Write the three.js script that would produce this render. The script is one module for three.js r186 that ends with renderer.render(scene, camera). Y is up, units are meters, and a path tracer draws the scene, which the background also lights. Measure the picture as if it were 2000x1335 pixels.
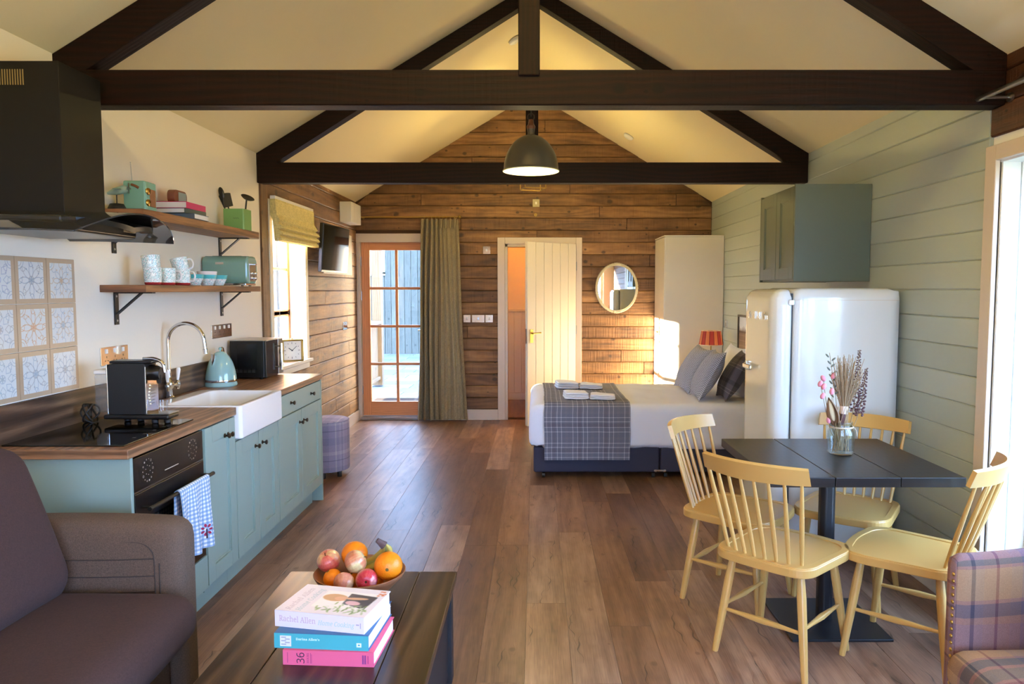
import * as THREE from 'three';
import { RoundedBoxGeometry } from 'three/addons/geometries/RoundedBoxGeometry.js';
import { TextGeometry } from 'three/addons/geometries/TextGeometry.js';
import { FontLoader } from 'three/addons/loaders/FontLoader.js';
import { mergeGeometries, mergeVertices, toCreasedNormals } from 'three/addons/utils/BufferGeometryUtils.js';

// ---------- camera, sky, sun, exposure ----------
const scene = new THREE.Scene();
const camera = new THREE.PerspectiveCamera(2 * Math.atan(667.5 / 1460) * 180 / Math.PI, 2000 / 1335, 0.05, 200);
camera.position.set(0, 1.52, 0);
camera.rotation.set(-Math.atan(102 / 1460), 0, 0);
camera.setViewOffset(2000, 1335, -47, 0, 2000, 1335);
camera.updateProjectionMatrix();
camera.updateMatrixWorld();

const renderer = new THREE.WebGLRenderer({ antialias: true });
renderer.toneMapping = THREE.LinearToneMapping;
renderer.toneMappingExposure = 1.0;
renderer.shadowMap.enabled = true;

scene.background = new THREE.Color().setRGB(0.35, 0.58, 1.0);
scene.backgroundIntensity = 26.0;

const sun = new THREE.DirectionalLight(new THREE.Color().setRGB(1.0, 0.84, 0.62), 220);
sun.position.set(-10 - 0.9, 2.10 + 1.2, 5.7 - 6.3);
sun.target.position.set(-0.9, 1.2, -6.3);
sun.castShadow = true;
sun.shadow.mapSize.set(4096, 4096);
Object.assign(sun.shadow.camera, { left: -9, right: 9, top: 7, bottom: -4, near: 0.5, far: 40 });
scene.add(sun, sun.target);

// room shell, metres (camera stands at x = 0, z = 0)
const XL = -2.075, XR = 2.02, ZB = -8.68, ZF = 2.2, EAVE = 2.53, RIDGE = 3.75, XC = -0.03;

// ---------- helpers ----------
let seedState = 12345;
function rnd() { seedState = (seedState + 0x6d2b79f5) | 0; let t = Math.imul(seedState ^ (seedState >>> 15), 1 | seedState); t = (t + Math.imul(t ^ (t >>> 7), 61 | t)) ^ t; return ((t ^ (t >>> 14)) >>> 0) / 4294967296; }
const rr = (a, b) => a + (b - a) * rnd();
const pick = (a) => a[Math.floor(rnd() * a.length) % a.length];
const V = (x, y, z) => new THREE.Vector3(x, y, z);
const clamp = THREE.MathUtils.clamp, lerp = THREE.MathUtils.lerp, sstep = THREE.MathUtils.smoothstep;
const names = new Map();
function numbered(n) { const k = names.get(n) ?? 0; names.set(n, k + 1); return k ? n + '_' + String(k).padStart(3, '0') : n; }
function shade(o) { o.castShadow = true; o.receiveShadow = true; return o; }
function thing(name, label, category, pos = [0, 0, 0], turn = 0, group) {
  const o = new THREE.Group(); o.name = numbered(name); scene.add(o); o.position.set(...pos); o.rotation.y = turn;
  o.userData = { label, category }; if (group) o.userData.group = group; return o;
}
function part(parent, name, geo, mat, pos, rot) {
  const m = shade(new THREE.Mesh(geo, mat)); m.name = name; if (pos) m.position.set(...pos); if (rot) m.rotation.set(...rot); parent.add(m); return m;
}
function single(name, label, category, geo, mat, pos = [0, 0, 0], rot = [0, 0, 0], group) {
  const m = shade(new THREE.Mesh(geo, mat)); m.name = numbered(name); m.position.set(...pos); m.rotation.set(...rot); scene.add(m);
  m.userData = { label, category }; if (group) m.userData.group = group; return m;
}
function struct(name, label) { const o = new THREE.Group(); o.name = name; o.userData = { kind: 'structure' }; if (label) o.userData.label = label; scene.add(o); return o; }
// uv in metres: u along the long axis
function muv(g, long = 'x', ou = 0, ov = 0) {
  const p = g.attributes.position, n = g.attributes.normal, uv = new Float32Array(p.count * 2);
  const L = { x: 0, y: 1, z: 2 }[long];
  for (let i = 0; i < p.count; i++) {
    const c = [p.getX(i), p.getY(i), p.getZ(i)], a = [Math.abs(n.getX(i)), Math.abs(n.getY(i)), Math.abs(n.getZ(i))];
    const d = a[0] >= a[1] && a[0] >= a[2] ? 0 : a[1] >= a[2] ? 1 : 2;
    const rest = [0, 1, 2].filter((k) => k !== d), ua = rest.includes(L) ? L : rest[0], va = rest.find((k) => k !== ua);
    uv[i * 2] = c[ua] + ou; uv[i * 2 + 1] = c[va] + ov;
  }
  g.setAttribute('uv', new THREE.BufferAttribute(uv, 2)); return g;
}
function bx(w, h, d, x = 0, y = 0, z = 0, r = 0, long) {
  const g = r > 0 ? new RoundedBoxGeometry(w, h, d, r > 0.012 ? 3 : 1, Math.min(r, w / 2.01, h / 2.01, d / 2.01)) : new THREE.BoxGeometry(w, h, d);
  muv(g, long ?? (w >= h && w >= d ? 'x' : h >= d ? 'y' : 'z'), rnd() * 3, rnd() * 3);
  g.translate(x, y, z); return g;
}
// box from corner to corner
const bc = (x0, x1, y0, y1, z0, z1, r = 0, long) => bx(Math.abs(x1 - x0), Math.abs(y1 - y0), Math.abs(z1 - z0), (x0 + x1) / 2, (y0 + y1) / 2, (z0 + z1) / 2, r, long);
function merge(list) {
  return mergeGeometries(list.map((g) => { const k = g.index ? g.toNonIndexed() : g.clone(); for (const a of Object.keys(k.attributes)) if (!['position', 'normal', 'uv'].includes(a)) k.deleteAttribute(a); if (!k.attributes.uv) k.setAttribute('uv', new THREE.BufferAttribute(new Float32Array(k.attributes.position.count * 2), 2)); k.morphAttributes = {}; return k; }));
}
function lathe(pts, seg = 32, a0 = 0, a1 = Math.PI * 2) { return new THREE.LatheGeometry(pts.map(([r, y]) => new THREE.Vector2(Math.max(r, 0.00001), y)), seg, a0, a1); }
// a turned rod from a to b, prof: [[t, radius], ...]
function rod(a, b, prof, seg = 12) {
  if (typeof prof === 'number') prof = [[0, prof], [1, prof]];
  const d = V().subVectors(b, a), len = d.length();
  const pts = [[0.00001, 0], ...prof.map(([t, r]) => [r, t * len]), [0.00001, len]];
  const g = toCreasedNormals(lathe(pts, seg), 0.7);
  g.applyQuaternion(new THREE.Quaternion().setFromUnitVectors(V(0, 1, 0), d.normalize())); g.translate(a.x, a.y, a.z); return g;
}
function tube(pts, r, seg = 40, rad = 8, closed = false) { return new THREE.TubeGeometry(new THREE.CatmullRomCurve3(pts.map((p) => (p.isVector3 ? p : V(...p))), closed), seg, r, rad, closed); }
function extr(shape, depth, bevel = 0, curve = 12) {
  return new THREE.ExtrudeGeometry(shape, { depth, bevelEnabled: bevel > 0, bevelThickness: bevel, bevelSize: bevel, bevelOffset: -bevel, bevelSegments: 2, curveSegments: curve });
}
function poly(pts) { const s = new THREE.Shape(); pts.forEach(([x, y], i) => (i ? s.lineTo(x, y) : s.moveTo(x, y))); s.closePath(); return s; }
function rrect(w, h, r, x = 0, y = 0, P = THREE.Shape) {
  const s = new P(), a = x - w / 2, b = x + w / 2, c = y - h / 2, d = y + h / 2;
  s.moveTo(a + r, c); s.lineTo(b - r, c); s.absarc(b - r, c + r, r, -Math.PI / 2, 0); s.lineTo(b, d - r); s.absarc(b - r, d - r, r, 0, Math.PI / 2);
  s.lineTo(a + r, d); s.absarc(a + r, d - r, r, Math.PI / 2, Math.PI); s.lineTo(a, c + r); s.absarc(a + r, c + r, r, Math.PI, Math.PI * 1.5); return s;
}
const rectHole = (x0, x1, y0, y1) => { const h = new THREE.Path(); h.moveTo(x0, y0); h.lineTo(x0, y1); h.lineTo(x1, y1); h.lineTo(x1, y0); h.closePath(); return h; };
// grid surface from f(u, v) -> [x, y, z], uv by g(u, v)
function sheet(f, nu, nv, uvf) {
  const P = [], U = [], I = [];
  for (let j = 0; j <= nv; j++) for (let i = 0; i <= nu; i++) { const u = i / nu, v = j / nv; P.push(...f(u, v)); U.push(...(uvf ? uvf(u, v) : [u, v])); }
  for (let j = 0; j < nv; j++) for (let i = 0; i < nu; i++) { const a = j * (nu + 1) + i, b = a + 1, c = a + nu + 1, d = c + 1; I.push(a, b, d, a, d, c); }
  const g = new THREE.BufferGeometry(); g.setAttribute('position', new THREE.Float32BufferAttribute(P, 3)); g.setAttribute('uv', new THREE.Float32BufferAttribute(U, 2)); g.setIndex(I); g.computeVertexNormals(); return g;
}
// a sheet with thickness: offset along its normals, edges closed
function slab(f, nu, nv, t, uvf) {
  const a = sheet(f, nu, nv, uvf), p = a.attributes.position, n = a.attributes.normal, uv = a.attributes.uv, N = p.count;
  const P = [], U = [], I = [];
  for (let s = 0; s < 2; s++) for (let i = 0; i < N; i++) { const k = s ? -t / 2 : t / 2; P.push(p.getX(i) + n.getX(i) * k, p.getY(i) + n.getY(i) * k, p.getZ(i) + n.getZ(i) * k); U.push(uv.getX(i), uv.getY(i)); }
  const ix = a.index.array;
  for (let i = 0; i < ix.length; i += 3) { I.push(ix[i], ix[i + 1], ix[i + 2], N + ix[i], N + ix[i + 2], N + ix[i + 1]); }
  const edge = [];
  for (let i = 0; i <= nu; i++) edge.push(i);
  for (let j = 1; j <= nv; j++) edge.push(j * (nu + 1) + nu);
  for (let i = nu - 1; i >= 0; i--) edge.push(nv * (nu + 1) + i);
  for (let j = nv - 1; j >= 1; j--) edge.push(j * (nu + 1));
  for (let k = 0; k < edge.length; k++) { const a0 = edge[k], b0 = edge[(k + 1) % edge.length]; I.push(a0, a0 + N, b0 + N, a0, b0 + N, b0); }
  const g = new THREE.BufferGeometry(); g.setAttribute('position', new THREE.Float32BufferAttribute(P, 3)); g.setAttribute('uv', new THREE.Float32BufferAttribute(U, 2)); g.setIndex(I);
  g.computeVertexNormals(); return toCreasedNormals(g, 0.9);
}
// stuffed cushion lying in the xy plane, thick along z
function pillow(w, h, t, ear = 0.03, n = 26, uvs = 1) {
  const side = (s) => sheet((u, v) => {
    const a = u * 2 - 1, b = v * 2 - 1, e = Math.pow(Math.abs(a * b), 3);
    const pinch = 1 - 0.07 * (1 - b * b) * 0 - 0.06 * (1 - Math.pow(b, 2)) * Math.pow(Math.abs(a), 3), pinch2 = 1 - 0.06 * (1 - a * a) * Math.pow(Math.abs(b), 3);
    const th = Math.pow(Math.max(0, (1 - Math.pow(Math.abs(a), 2.6)) * (1 - Math.pow(Math.abs(b), 2.6))), 0.55);
    return [a * (w / 2) * pinch + Math.sign(a) * ear * e * 0.5, b * (h / 2) * pinch2 + Math.sign(b) * ear * e * 0.5, s * t / 2 * th + 0.006 * Math.sin(a * 7 + b * 3) * th];
  }, n, n, (u, v) => [u * w * uvs, v * h * uvs]);
  const A = side(1), B = side(-1); const ix = B.index.array; for (let i = 0; i < ix.length; i += 3) { const q = ix[i]; ix[i] = ix[i + 1]; ix[i + 1] = q; } B.computeVertexNormals();
  return merge([A, B]);
}
const lin = (r, g, b) => new THREE.Color().setRGB(r, g, b);
const std = (o) => new THREE.MeshStandardMaterial(o), phy = (o) => new THREE.MeshPhysicalMaterial(o);

// ---------- procedural textures ----------
function hash(x, y, s) { let h = Math.imul(x, 374761393) + Math.imul(y, 668265263) + Math.imul(s, 1274126177); h = Math.imul(h ^ (h >>> 13), 1274126177); return ((h ^ (h >>> 16)) >>> 0) / 4294967296; }
function vn(x, y, px, py, s) {
  const x0 = Math.floor(x), y0 = Math.floor(y), fx = x - x0, fy = y - y0, u = fx * fx * (3 - 2 * fx), v = fy * fy * (3 - 2 * fy);
  const m = (a, b) => ((a % b) + b) % b, xa = m(x0, px), xb = m(x0 + 1, px), ya = m(y0, py), yb = m(y0 + 1, py);
  return lerp(lerp(hash(xa, ya, s), hash(xb, ya, s), u), lerp(hash(xa, yb, s), hash(xb, yb, s), u), v);
}
function ramp(t, stops) { t = clamp(t, 0, 1); for (let i = 1; i < stops.length; i++) if (t <= stops[i][0]) { const a = stops[i - 1], b = stops[i], k = (t - a[0]) / (b[0] - a[0]); return [lerp(a[1], b[1], k), lerp(a[2], b[2], k), lerp(a[3], b[3], k)]; } return stops[stops.length - 1].slice(1); }
function dataTex(w, h, data, srgb = true) {
  const t = new THREE.DataTexture(data, w, h, THREE.RGBAFormat); t.wrapS = t.wrapT = THREE.RepeatWrapping; t.magFilter = THREE.LinearFilter; t.minFilter = THREE.LinearFilter; if (srgb) t.colorSpace = THREE.SRGBColorSpace; t.needsUpdate = true; return t;
}
// wood grain along u; the texture covers mw x mh metres
function wood({ w = 1024, h = 512, mw = 2.4, mh = 1.2, seed = 1, stops, knots = 10, rings = 46, ringW = 0.3, fibreW = 0.35, blotchW = 0.35, knotR = 0.016, cracks = 0, saw = 0, knotD = 0.8 }) {
  const data = new Uint8Array(w * h * 4), bump = new Uint8Array(w * h * 4);
  const K = [], C = []; const R = (i, j) => hash(i, j, seed * 7 + 3);
  for (let i = 0; i < knots; i++) K.push([R(i, 1) * mw, R(i, 2) * mh, knotR * (0.35 + R(i, 3) * R(i, 3) * 1.1)]);
  for (let i = 0; i < cracks; i++) C.push([R(i, 11) * mw, R(i, 12) * mh, 0.06 + R(i, 13) * 0.2, R(i, 14) * 6]);
  for (let y = 0; y < h; y++) for (let x = 0; x < w; x++) {
    const u = x / w, v = y / h, X = u * mw, Y = v * mh;
    let warp = 0, core = 0;
    for (const [kx, ky, r] of K) {
      let dx = X - kx, dy = Y - ky; dx -= mw * Math.round(dx / mw); dy -= mh * Math.round(dy / mh);
      if (Math.abs(dx) > r * 9 || Math.abs(dy) > r * 5) continue;
      const e = Math.exp(-(dx * dx) / (9 * r * r) - (dy * dy) / (3.2 * r * r)); warp -= Math.sign(dy) * r * 0.9 * e * Math.min(1, Math.abs(dy) / r);
      const d = Math.sqrt(dx * dx / 1.7 + dy * dy) / r; core = Math.max(core, d < 1.5 ? 1 - sstep(d, 0.55, 1.5) : 0);
    }
    const vw = v + warp / mh + 0.012 * (vn(u * 5, v * 9, 5, 9, seed) - 0.5);
    const ring = 0.5 + 0.5 * Math.sin(6.2832 * (vw * rings + 2.2 * vn(u * 3, vw * 12, 3, 12, seed + 1)));
    const fib = 0.6 * vn(u * 24, vw * 420, 24, 420, seed + 2) + 0.4 * vn(u * 60, vw * 900, 60, 900, seed + 3);
    const blo = 0.55 * vn(u * 7, v * 14, 7, 14, seed + 4) + 0.3 * vn(u * 19, v * 30, 19, 30, seed + 5) + 0.15 * vn(u * 60, v * 60, 60, 60, seed + 6);
    let t = ringW * ring + fibreW * fib + blotchW * blo + (1 - ringW - fibreW - blotchW) * 0.5;
    let bm = 0.5 + 0.25 * (fib - 0.5) + 0.15 * (ring - 0.5);
    if (saw) bm += saw * (vn(u * 300, v * 4, 300, 4, seed + 9) - 0.5);
    for (const [cx, cy, L, ph] of C) {
      let dx = X - cx, dy = Y - cy; dx -= mw * Math.round(dx / mw); dy -= mh * Math.round(dy / mh);
      if (Math.abs(dx) > L || Math.abs(dy) > 0.04) continue;
      const cy2 = 0.009 * Math.sin(dx * 21 + ph) + 0.005 * Math.sin(dx * 57 + ph * 2), q = Math.abs(dy - cy2), wd = 0.0032 * (1 - Math.abs(dx) / L) * (0.4 + vn(u * 70, 1, 70, 3, seed));
      if (q < wd) { t *= 0.35; bm -= 0.35; }
      t *= 1 - 0.22 * Math.exp(-(q * q) / 0.0003) * (1 - Math.abs(dx) / L);
    }
    t = lerp(t, 0.08, core * knotD); bm -= core * 0.15;
    const c = ramp(t, stops), o = (y * w + x) * 4;
    data[o] = c[0]; data[o + 1] = c[1]; data[o + 2] = c[2]; data[o + 3] = 255;
    bump[o] = bump[o + 1] = bump[o + 2] = clamp(bm, 0, 1) * 255; bump[o + 3] = 255;
  }
  const map = dataTex(w, h, data), bmp = dataTex(w, h, bump, false);
  for (const t of [map, bmp]) t.repeat.set(1 / mw, 1 / mh);
  return { map, bumpMap: bmp };
}
function noiseTex(w, h, f, srgb = true, mw = 1, mh = 1) {
  const d = new Uint8Array(w * h * 4); for (let y = 0; y < h; y++) for (let x = 0; x < w; x++) { const c = f(x / w, y / h, x, y), o = (y * w + x) * 4; d[o] = c[0]; d[o + 1] = c[1]; d[o + 2] = c[2]; d[o + 3] = 255; }
  const t = dataTex(w, h, d, srgb); t.repeat.set(1 / mw, 1 / mh); return t;
}
function canvasTex(w, h, draw, repeat) {
  const c = document.createElement('canvas'); c.width = w; c.height = h; const g = c.getContext('2d'); draw(g, w, h);
  const t = new THREE.CanvasTexture(c); t.colorSpace = THREE.SRGBColorSpace; t.wrapS = t.wrapT = THREE.RepeatWrapping; if (repeat) t.repeat.set(...repeat); return t;
}
// woven check: warp and weft stripes [[offset, width, colour, strength], ...] over a base, covering m metres
function plaid(px, m, base, warpS, weftS, weave = 0.12) {
  const hex = (h) => [(h >> 16) & 255, (h >> 8) & 255, h & 255], b = hex(base);
  const col = (t, L) => { let c = b.slice(); for (const [o, w, h, s = 1] of L) { let d = Math.abs(t - o); d = Math.min(d, 1 - d); if (d < w / 2) { const k = hex(h); c = c.map((q, i) => lerp(q, k[i], s)); } } return c; };
  const cu = [], cv = []; for (let i = 0; i < px; i++) { cu.push(col(i / px, warpS)); cv.push(col(i / px, weftS)); }
  return noiseTex(px, px, (u, v, x, y) => {
    const tw = ((x + y) >> 1) & 1, a = cu[x], c = cv[y], k = tw ? 0.62 : 0.38, n = 1 - weave * hash(x, y, 5);
    return [0, 1, 2].map((i) => clamp(lerp(a[i], c[i], k) * n, 0, 255));
  }, true, m, m);
}
// ---------- materials ----------
const floorW = wood({ w: 2048, h: 1024, seed: 3, knots: 18, knotD: 0.45, knotR: 0.015, rings: 14, ringW: 0.14, fibreW: 0.3, blotchW: 0.56, cracks: 34, stops: [[0, 44, 31, 25], [0.26, 114, 86, 70], [0.55, 150, 119, 98], [1, 188, 156, 132]] });
const cladW = wood({ w: 2048, h: 1024, seed: 11, knots: 46, knotR: 0.016, knotD: 0.75, rings: 16, ringW: 0.14, fibreW: 0.24, blotchW: 0.5, saw: 0.5, stops: [[0, 40, 28, 18], [0.28, 102, 75, 49], [0.5, 146, 111, 74], [0.7, 176, 139, 97], [1, 208, 174, 130]] });
const darkW = wood({ w: 1024, h: 512, seed: 21, knots: 14, rings: 44, ringW: 0.35, fibreW: 0.3, blotchW: 0.3, saw: 0.25, stops: [[0, 16, 9, 7], [0.4, 52, 32, 24], [1, 98, 62, 46]] });
const topW = wood({ w: 1024, h: 512, seed: 31, knots: 9, rings: 30, ringW: 0.3, fibreW: 0.35, blotchW: 0.35, stops: [[0, 52, 36, 26], [0.35, 106, 76, 54], [0.6, 148, 108, 78], [1, 188, 144, 106]] });
const upW = wood({ w: 1024, h: 512, seed: 37, knots: 16, knotR: 0.03, rings: 20, ringW: 0.4, fibreW: 0.25, blotchW: 0.35, stops: [[0, 22, 15, 12], [0.35, 62, 46, 36], [0.6, 92, 72, 58], [1, 150, 124, 100]] });
const softW = wood({ w: 1024, h: 512, seed: 41, knots: 2, rings: 60, ringW: 0.35, fibreW: 0.35, blotchW: 0.2, stops: [[0, 172, 120, 84], [0.5, 208, 156, 114], [1, 232, 186, 144]] });
const greyW = wood({ w: 1024, h: 512, seed: 51, knots: 22, rings: 50, ringW: 0.3, fibreW: 0.35, blotchW: 0.3, stops: [[0, 96, 92, 84], [0.5, 168, 164, 152], [1, 214, 208, 194]] });
const tint = (t, color, rough, bump = 0.0015, extra = {}) => phy({ map: t.map, bumpMap: t.bumpMap, bumpScale: bump, color, roughness: rough, ...extra });
const M = {
  floor: ['#ffffff', '#e4d8d0', '#f4eae2', '#d2c5be', '#c2b3aa', '#fff6ee'].map((c) => tint(floorW, c, 0.34, 0.0008)),
  clad: ['#d6cabc', '#c2b5a7', '#e0d4c6', '#b2a496', '#cabdae'].map((c) => tint(cladW, c, 0.62, 0.004)),
  cladDark: ['#7a5a48', '#866452', '#6c4e3e'].map((c) => tint(cladW, c, 0.6, 0.003)),
  beam: ['#7c5444', '#764f40'].map((c) => tint(darkW, c, 0.62, 0.003, { specularIntensity: 0.4 })),
  worktop: tint(topW, '#ffffff', 0.38, 0.0006),
  upstand: tint(upW, '#e8dcd2', 0.45, 0.001),
  shelf: tint(topW, '#f0dcc4', 0.5, 0.001),
  doorWood: tint(softW, '#ffe6d0', 0.5, 0.0006),
  coffee: tint(upW, '#b4a894', 0.3, 0.0006),
  table: tint(darkW, '#66625f', 0.36, 0.0004),
  grey: ['#8d8e8a', '#82837f', '#777974'].map((c) => tint(greyW, c, 0.8, 0.002)),
  warmPost: tint(greyW, '#a88c6c', 0.7, 0.001),
};
const plasterB = noiseTex(512, 512, (u, v) => { const n = 90 + 90 * vn(u * 24, v * 24, 24, 24, 4) + 60 * vn(u * 120, v * 120, 120, 120, 6); return [n, n, n]; }, false, 1, 1);
const paintB = noiseTex(512, 256, (u, v) => { const n = 90 + 70 * vn(u * 9, v * 90, 9, 90, 14) + 70 * vn(u * 40, v * 40, 40, 40, 16); return [n, n, n]; }, false, 1.2, 0.6);
M.ceiling = std({ color: '#eedfb6', roughness: 0.9, bumpMap: plasterB, bumpScale: 0.0006 });
M.plaster = std({ color: '#efe4d0', roughness: 0.9, bumpMap: plasterB, bumpScale: 0.0008 });
M.sage = ['#a9b2a9', '#a4ada4', '#adb5ac'].map((c) => phy({ color: c, roughness: 0.42, bumpMap: paintB, bumpScale: 0.0012 }));
M.trim = phy({ color: '#cdbdad', roughness: 0.42, bumpMap: paintB, bumpScale: 0.0005 });
M.cream = phy({ color: '#ddd3bf', roughness: 0.4, bumpMap: paintB, bumpScale: 0.0004 });
M.white = phy({ color: '#eeece8', roughness: 0.4 });
M.cab = phy({ color: '#8ca39c', roughness: 0.42, bumpMap: paintB, bumpScale: 0.0003 });
M.cabDark = phy({ color: '#5f6857', roughness: 0.45, bumpMap: paintB, bumpScale: 0.0003 });
M.black = phy({ color: '#0d0d0f', roughness: 0.28 });
M.blackMatt = std({ color: '#141416', roughness: 0.55 });
M.hood = phy({ color: '#110f0f', roughness: 0.5, specularIntensity: 0.5 });
M.iron = std({ color: '#1b1d22', roughness: 0.5, metalness: 0.4 });
M.chrome = std({ color: '#d8d8da', roughness: 0.08, metalness: 1 });
M.steel = std({ color: '#a9a9a8', roughness: 0.28, metalness: 1 });
M.bronze = std({ color: '#3a3026', roughness: 0.35, metalness: 0.8 });
M.brass = std({ color: '#b0904e', roughness: 0.28, metalness: 1 });
M.glass = phy({ color: '#ffffff', roughness: 0, transmission: 1, thickness: 0, ior: 1.45 });
M.ceramic = phy({ color: '#f2f1ef', roughness: 0.12 });
M.mirror = std({ color: '#e8ebe6', roughness: 0.02, metalness: 1 });
M.plastic = std({ color: '#e9e6de', roughness: 0.45 });

// ---------- boards ----------
// a chamfered board: bottom edge a0..b0, top edge a1..b1 at heights y0, y1 in its own plane (u, y), thick t towards +w
function boardGeo(a0, b0, a1, b1, y0, y1, t, bev = 0.004, g2 = 0.0016) {
  const u0 = a0 + g2, u1 = b0 - g2, w0 = a1 + g2, w1 = b1 - g2, lo = y0 + g2, hi = y1 - g2;
  const P = [[u0, lo, 0], [u1, lo, 0], [w1, hi, 0], [w0, hi, 0], [u0, lo, t - bev], [u1, lo, t - bev], [w1, hi, t - bev], [w0, hi, t - bev], [u0 + bev * 0.4, lo + bev, t], [u1 - bev * 0.4, lo + bev, t], [w1 - bev * 0.4, hi - bev, t], [w0 + bev * 0.4, hi - bev, t]];
  const Q = [[0, 1, 5, 4], [1, 2, 6, 5], [2, 3, 7, 6], [3, 0, 4, 7], [4, 5, 9, 8], [5, 6, 10, 9], [6, 7, 11, 10], [7, 4, 8, 11], [8, 9, 10, 11], [3, 2, 1, 0]];
  const pos = [], uv = [], ou = rnd() * 5, ov = rnd() * 5;
  for (const q of Q) for (const k of [0, 1, 2, 0, 2, 3]) { const p = P[q[k]]; pos.push(...p); uv.push(p[0] + ou, p[1] - y0 + ov + (p[2] - t) * 0.5); }
  const g = new THREE.BufferGeometry(); g.setAttribute('position', new THREE.Float32BufferAttribute(pos, 3)); g.setAttribute('uv', new THREE.Float32BufferAttribute(uv, 2)); g.computeVertexNormals(); return g;
}
// rows of boards over [u0, u1] x [y0, y1] less the holes; clip(y) gives the u-limits of a gable; place(geometry) turns plane into world
function clad(parent, mats, u0, u1, y0, y1, pitch, phase, holes, place, { clip, t = 0.02, joint = [1.3, 2.6], bev = 0.007, name = 'board', gap = 0.0016 } = {}) {
  let k = Math.floor((y0 - phase) / pitch);
  for (; phase + k * pitch < y1 - 0.004; k++) {
    const lo = Math.max(y0, phase + k * pitch), hi = Math.min(y1, phase + (k + 1) * pitch); if (hi - lo < 0.012) continue;
    let A = u0, B = u1, A1 = u0, B1 = u1;
    if (clip) { const c0 = clip(lo), c1 = clip(hi); A = Math.max(u0, c0[0]); B = Math.min(u1, c0[1]); A1 = Math.max(u0, c1[0]); B1 = Math.min(u1, c1[1]); if (B - A < 0.03) continue; if (B1 < A1) A1 = B1 = (A1 + B1) / 2; }
    const mid = (lo + hi) / 2; let spans = [[A, B]];
    for (const [h0, h1, g0, g1] of holes) if (mid > g0 && mid < g1) spans = spans.flatMap(([a, b]) => (h1 <= a || h0 >= b ? [[a, b]] : [[a, h0], [h1, b]].filter(([p, q]) => q - p > 0.02)));
    for (const [a, b] of spans) {
      const cuts = [a]; let c = a + (joint[0] > 8 ? 99 : rr(0.35, joint[1])); while (c < b - 0.3) { cuts.push(c); c += rr(joint[0], joint[1]); } cuts.push(b);
      for (let i = 0; i + 1 < cuts.length; i++) {
        const p = cuts[i], q = cuts[i + 1];
        const g = boardGeo(p, q, i === 0 && p === A ? A1 : p, i + 2 === cuts.length && q === B ? B1 : q, lo, hi, t, bev, gap);
        place(g); const m = part(parent, name, g, pick(mats)); void m;
      }
    }
  }
}
// plane turns: boards modelled in (u, y) facing +w
const onBack = (z) => (g) => g.translate(0, 0, z);                              // u = x, faces +z
const onLeft = (x) => (g) => { g.rotateY(Math.PI / 2); g.translate(x, 0, 0); };  // u -> -z, faces +x
const onRight = (x) => (g) => { g.rotateY(-Math.PI / 2); g.translate(x, 0, 0); }; // u -> z, faces -x

// ---------- floor ----------
{
  const fl = struct('floor', 'wide oak plank floor');
  part(fl, 'subfloor', bc(XL - 0.2, XR + 0.25, -0.2, -0.02, ZF + 0.2, -10.6), std({ color: '#2a1d16', roughness: 0.9 }));
  const pw = 0.189;
  for (let x = XL - 0.05; x < XR + 0.02; x += pw) {
    let z = ZF + 0.2 - rr(0, 1.9);
    let zs = [ZF]; while (z > ZB + 0.1) { if (z < ZF - 0.2) zs.push(z); z -= rr(1.5, 2.2); } zs.push(ZB - 0.02);
    for (let i = 0; i + 1 < zs.length; i++) {
      const a = Math.max(x, XL - 0.02), b = Math.min(x + pw, XR + 0.02); if (b - a < 0.03) continue;
      const g = boardGeo(zs[i + 1], zs[i], zs[i + 1], zs[i], a, b, 0.02, 0.0009, 0.0003); // u = z, y = x
      g.applyMatrix4(new THREE.Matrix4().set(0, 1, 0, 0, 0, 0, 1, -0.02, 1, 0, 0, 0, 0, 0, 0, 1)); // (u, y, w) -> (z, x, y)
      part(fl, 'plank', g, pick(M.floor));
    }
  }
}

// ---------- ceiling ----------
{
  const c = struct('ceiling', 'sloping cream plaster ceiling');
  const s = (RIDGE - EAVE) / (XC - XL), s2 = (RIDGE - EAVE) / (XR - XC), o = 0.45, T = 0.12;
  for (const [xe, sl, sg] of [[XL, s, -1], [XR, s2, 1]]) {
    const xo = xe + sg * o, g = extr(poly([[xo, EAVE - sl * o], [XC, RIDGE], [XC, RIDGE + T], [xo, EAVE - sl * o + T]].slice()), ZF + 0.5 - (ZB - 0.5));
    g.translate(0, 0, ZB - 0.5); muv(g, 'z'); part(c, 'ceiling_slope', g, M.ceiling);
  }
}
const roofY = (x) => (x < XC ? EAVE + (x - XL) * (RIDGE - EAVE) / (XC - XL) : EAVE + (XR - x) * (RIDGE - EAVE) / (XR - XC));

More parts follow.
